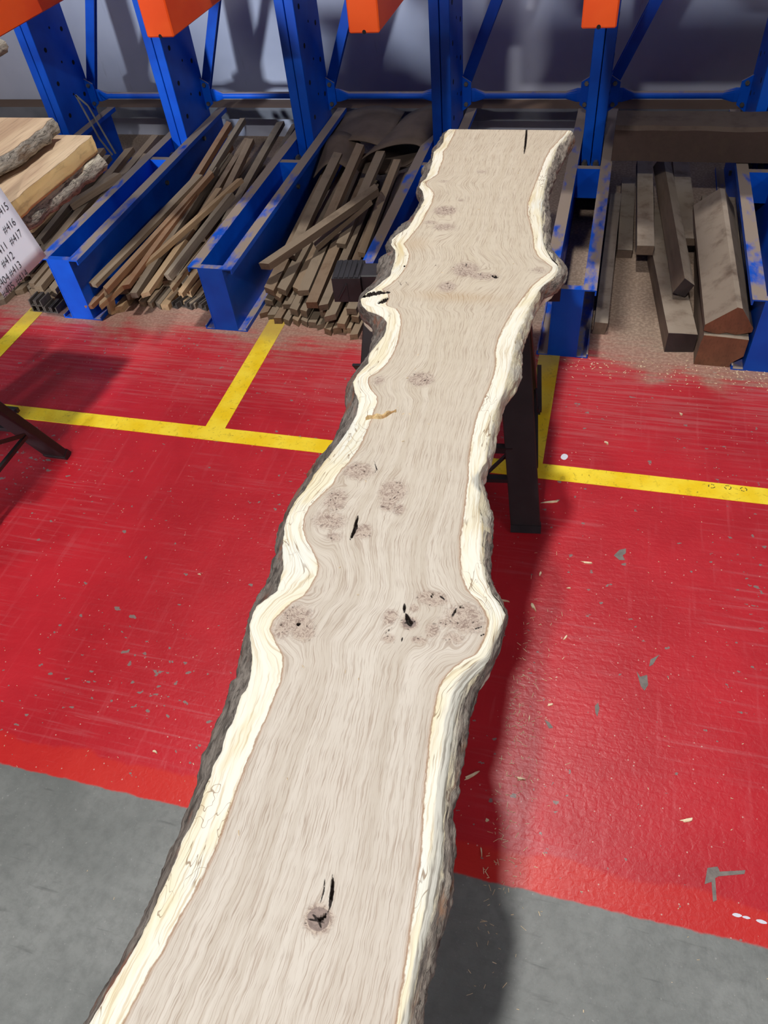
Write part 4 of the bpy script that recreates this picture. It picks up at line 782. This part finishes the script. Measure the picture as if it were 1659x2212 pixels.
v = []; n = 14
for e in range(n):
    s = e/(n-1); w = .0055*math.sin(PI*min(1, s*1.05+.02))**.6+.001; c = .003*math.sin(s*9)
    for sx, zz in ((-1, 0), (1, 0), (.7, .006), (-.6, .008)): v.append((s*.062-.031, c+sx*w, zz*(.6+.4*math.sin(s*20))))
f = [(4*e+k, 4*e+(k+1) % 4, 4*e+4+(k+1) % 4, 4*e+4+k) for e in range(n-1) for k in range(4)]+[(0, 1, 2, 3), (4*n-1, 4*n-2, 4*n-3, 4*n-4)]
o = raw('bark_sliver', v, f, 'chipb'); o.location = (-.3585, 1.047, .7552); o.rotation_euler = (0, 0, .5); tag(o, 'tan bark sliver lying on top of the long slab', 'bark sliver')
# fine debris: uncountable slivers and crumbs
v = []; f = []
def sliver(x, y, z, l, w, a, h=.0012):
    k = len(v); c, s = math.cos(a), math.sin(a)
    for px, py, zz in ((-l/2, -w*.3, 0), (l*.45, -w/2, 0), (l/2, w*.4, 0), (-l*.4, w/2, 0), (0, 0, h)):
        v.append((x+px*c-py*s, y+px*s+py*c, z+zz))
    f.extend([(k, k+1, k+4), (k+1, k+2, k+4), (k+2, k+3, k+4), (k+3, k, k+4)])
for _ in range(280):
    y = random.gauss(.78, .24); x = -.06+abs(random.gauss(0, .05)); l = random.choice([.004, .006, .009, .014]); sliver(x, y, .0006, l, random.uniform(.0008, .0018), random.uniform(0, PI))
for _ in range(260):
    sliver(random.uniform(-1.6, .75), random.uniform(.1, 2.3), .0006, random.uniform(.002, .006), random.uniform(.001, .002), random.uniform(0, PI))
for _ in range(240):
    x = random.choice([-.2, .02, .2, .36, .5, .6])+random.gauss(0, .06); sliver(x, 2.27+random.gauss(0, .035), .0006, random.uniform(.003, .010), random.uniform(.0015, .004), random.uniform(0, PI))
o = raw('wood_debris', v, f, 'chip'); tag(o, 'fine pale wood slivers and crumbs scattered over the red floor', 'debris', None, 'stuff')
v = []; f = []
for _ in range(26):
    y = random.uniform(.15, 2.3); x = random.uniform(-.36, -.18); sliver(x, y, .7556, random.uniform(.003, .008), .0012, random.uniform(0, PI))
o = raw('slab_crumbs', v, f, 'chip'); tag(o, 'tiny pale crumbs on top of the long slab', 'debris', None, 'stuff')
def spot(pts, label):
    n = len(pts); o = raw('paint_spot', [(x, y, .0001) for x, y in pts]+[(x, y, .0007) for x, y in pts], [tuple(range(n, 2*n))]+[(e, (e+1) % n, n+(e+1) % n, n+e) for e in range(n)], 'paint'); tag(o, label, 'paint spot')
spot([(-.008+.011*math.cos(t)*(1+.12*math.sin(2*t)), 1.778+.014*math.sin(t)) for t in [k*PI/8 for k in range(16)]], 'pale round paint spot above the right yellow line')
for k, (px, py, r) in enumerate(DRIPS):
    spot([(px+r*1.5*math.cos(t)*(1+.2*math.sin(2*t+k)), py+r*.6*math.sin(t)) for t in [e*PI/6 for e in range(12)]], '%s of three white paint drips on the light red band at lower right' % ('leftmost', 'middle', 'rightmost')[k])
MAT['worn'] = m_plain('bare_concrete_patch', srgb(128, 120, 114), .7, 0, srgb(108, 102, 98), 60, .2)
for pts in PATCHES:
    n = len(pts); raw('worn_patch', [(x, y, .0001) for x, y in pts]+[(x, y, .0006) for x, y in pts], [tuple(range(n, 2*n))]+[(e, (e+1) % n, n+(e+1) % n, n+e) for e in range(n)], 'worn', fl)
MAT['scuff'] = m_plain('dark_scuff', srgb(60, 52, 40), .6)
for k, (px, py) in enumerate(RINGS):
    m = MB()
    for e in range(10):
        if (e*7+k*3) % 10 < 3: continue
        t0 = 2*PI*e/10; c = lambda a, r: (px+r*1.15*math.cos(a), py+r*math.sin(a))
        a0, a1 = c(t0, .009), c(t0+.5, .009); b0, b1 = c(t0, .0065), c(t0+.5, .0068)
        m.add([(*a0, .0017), (*a1, .0017), (*b1, .0017), (*b0, .0017), (*a0, .0021), (*a1, .0021), (*b1, .0021), (*b0, .0021)], [(4, 5, 6, 7), (0, 1, 5, 4), (1, 2, 6, 5), (2, 3, 7, 6), (3, 0, 4, 7)])
    m.build('scuff_ring', 'scuff', fl)
bpy.context.view_layer.update()
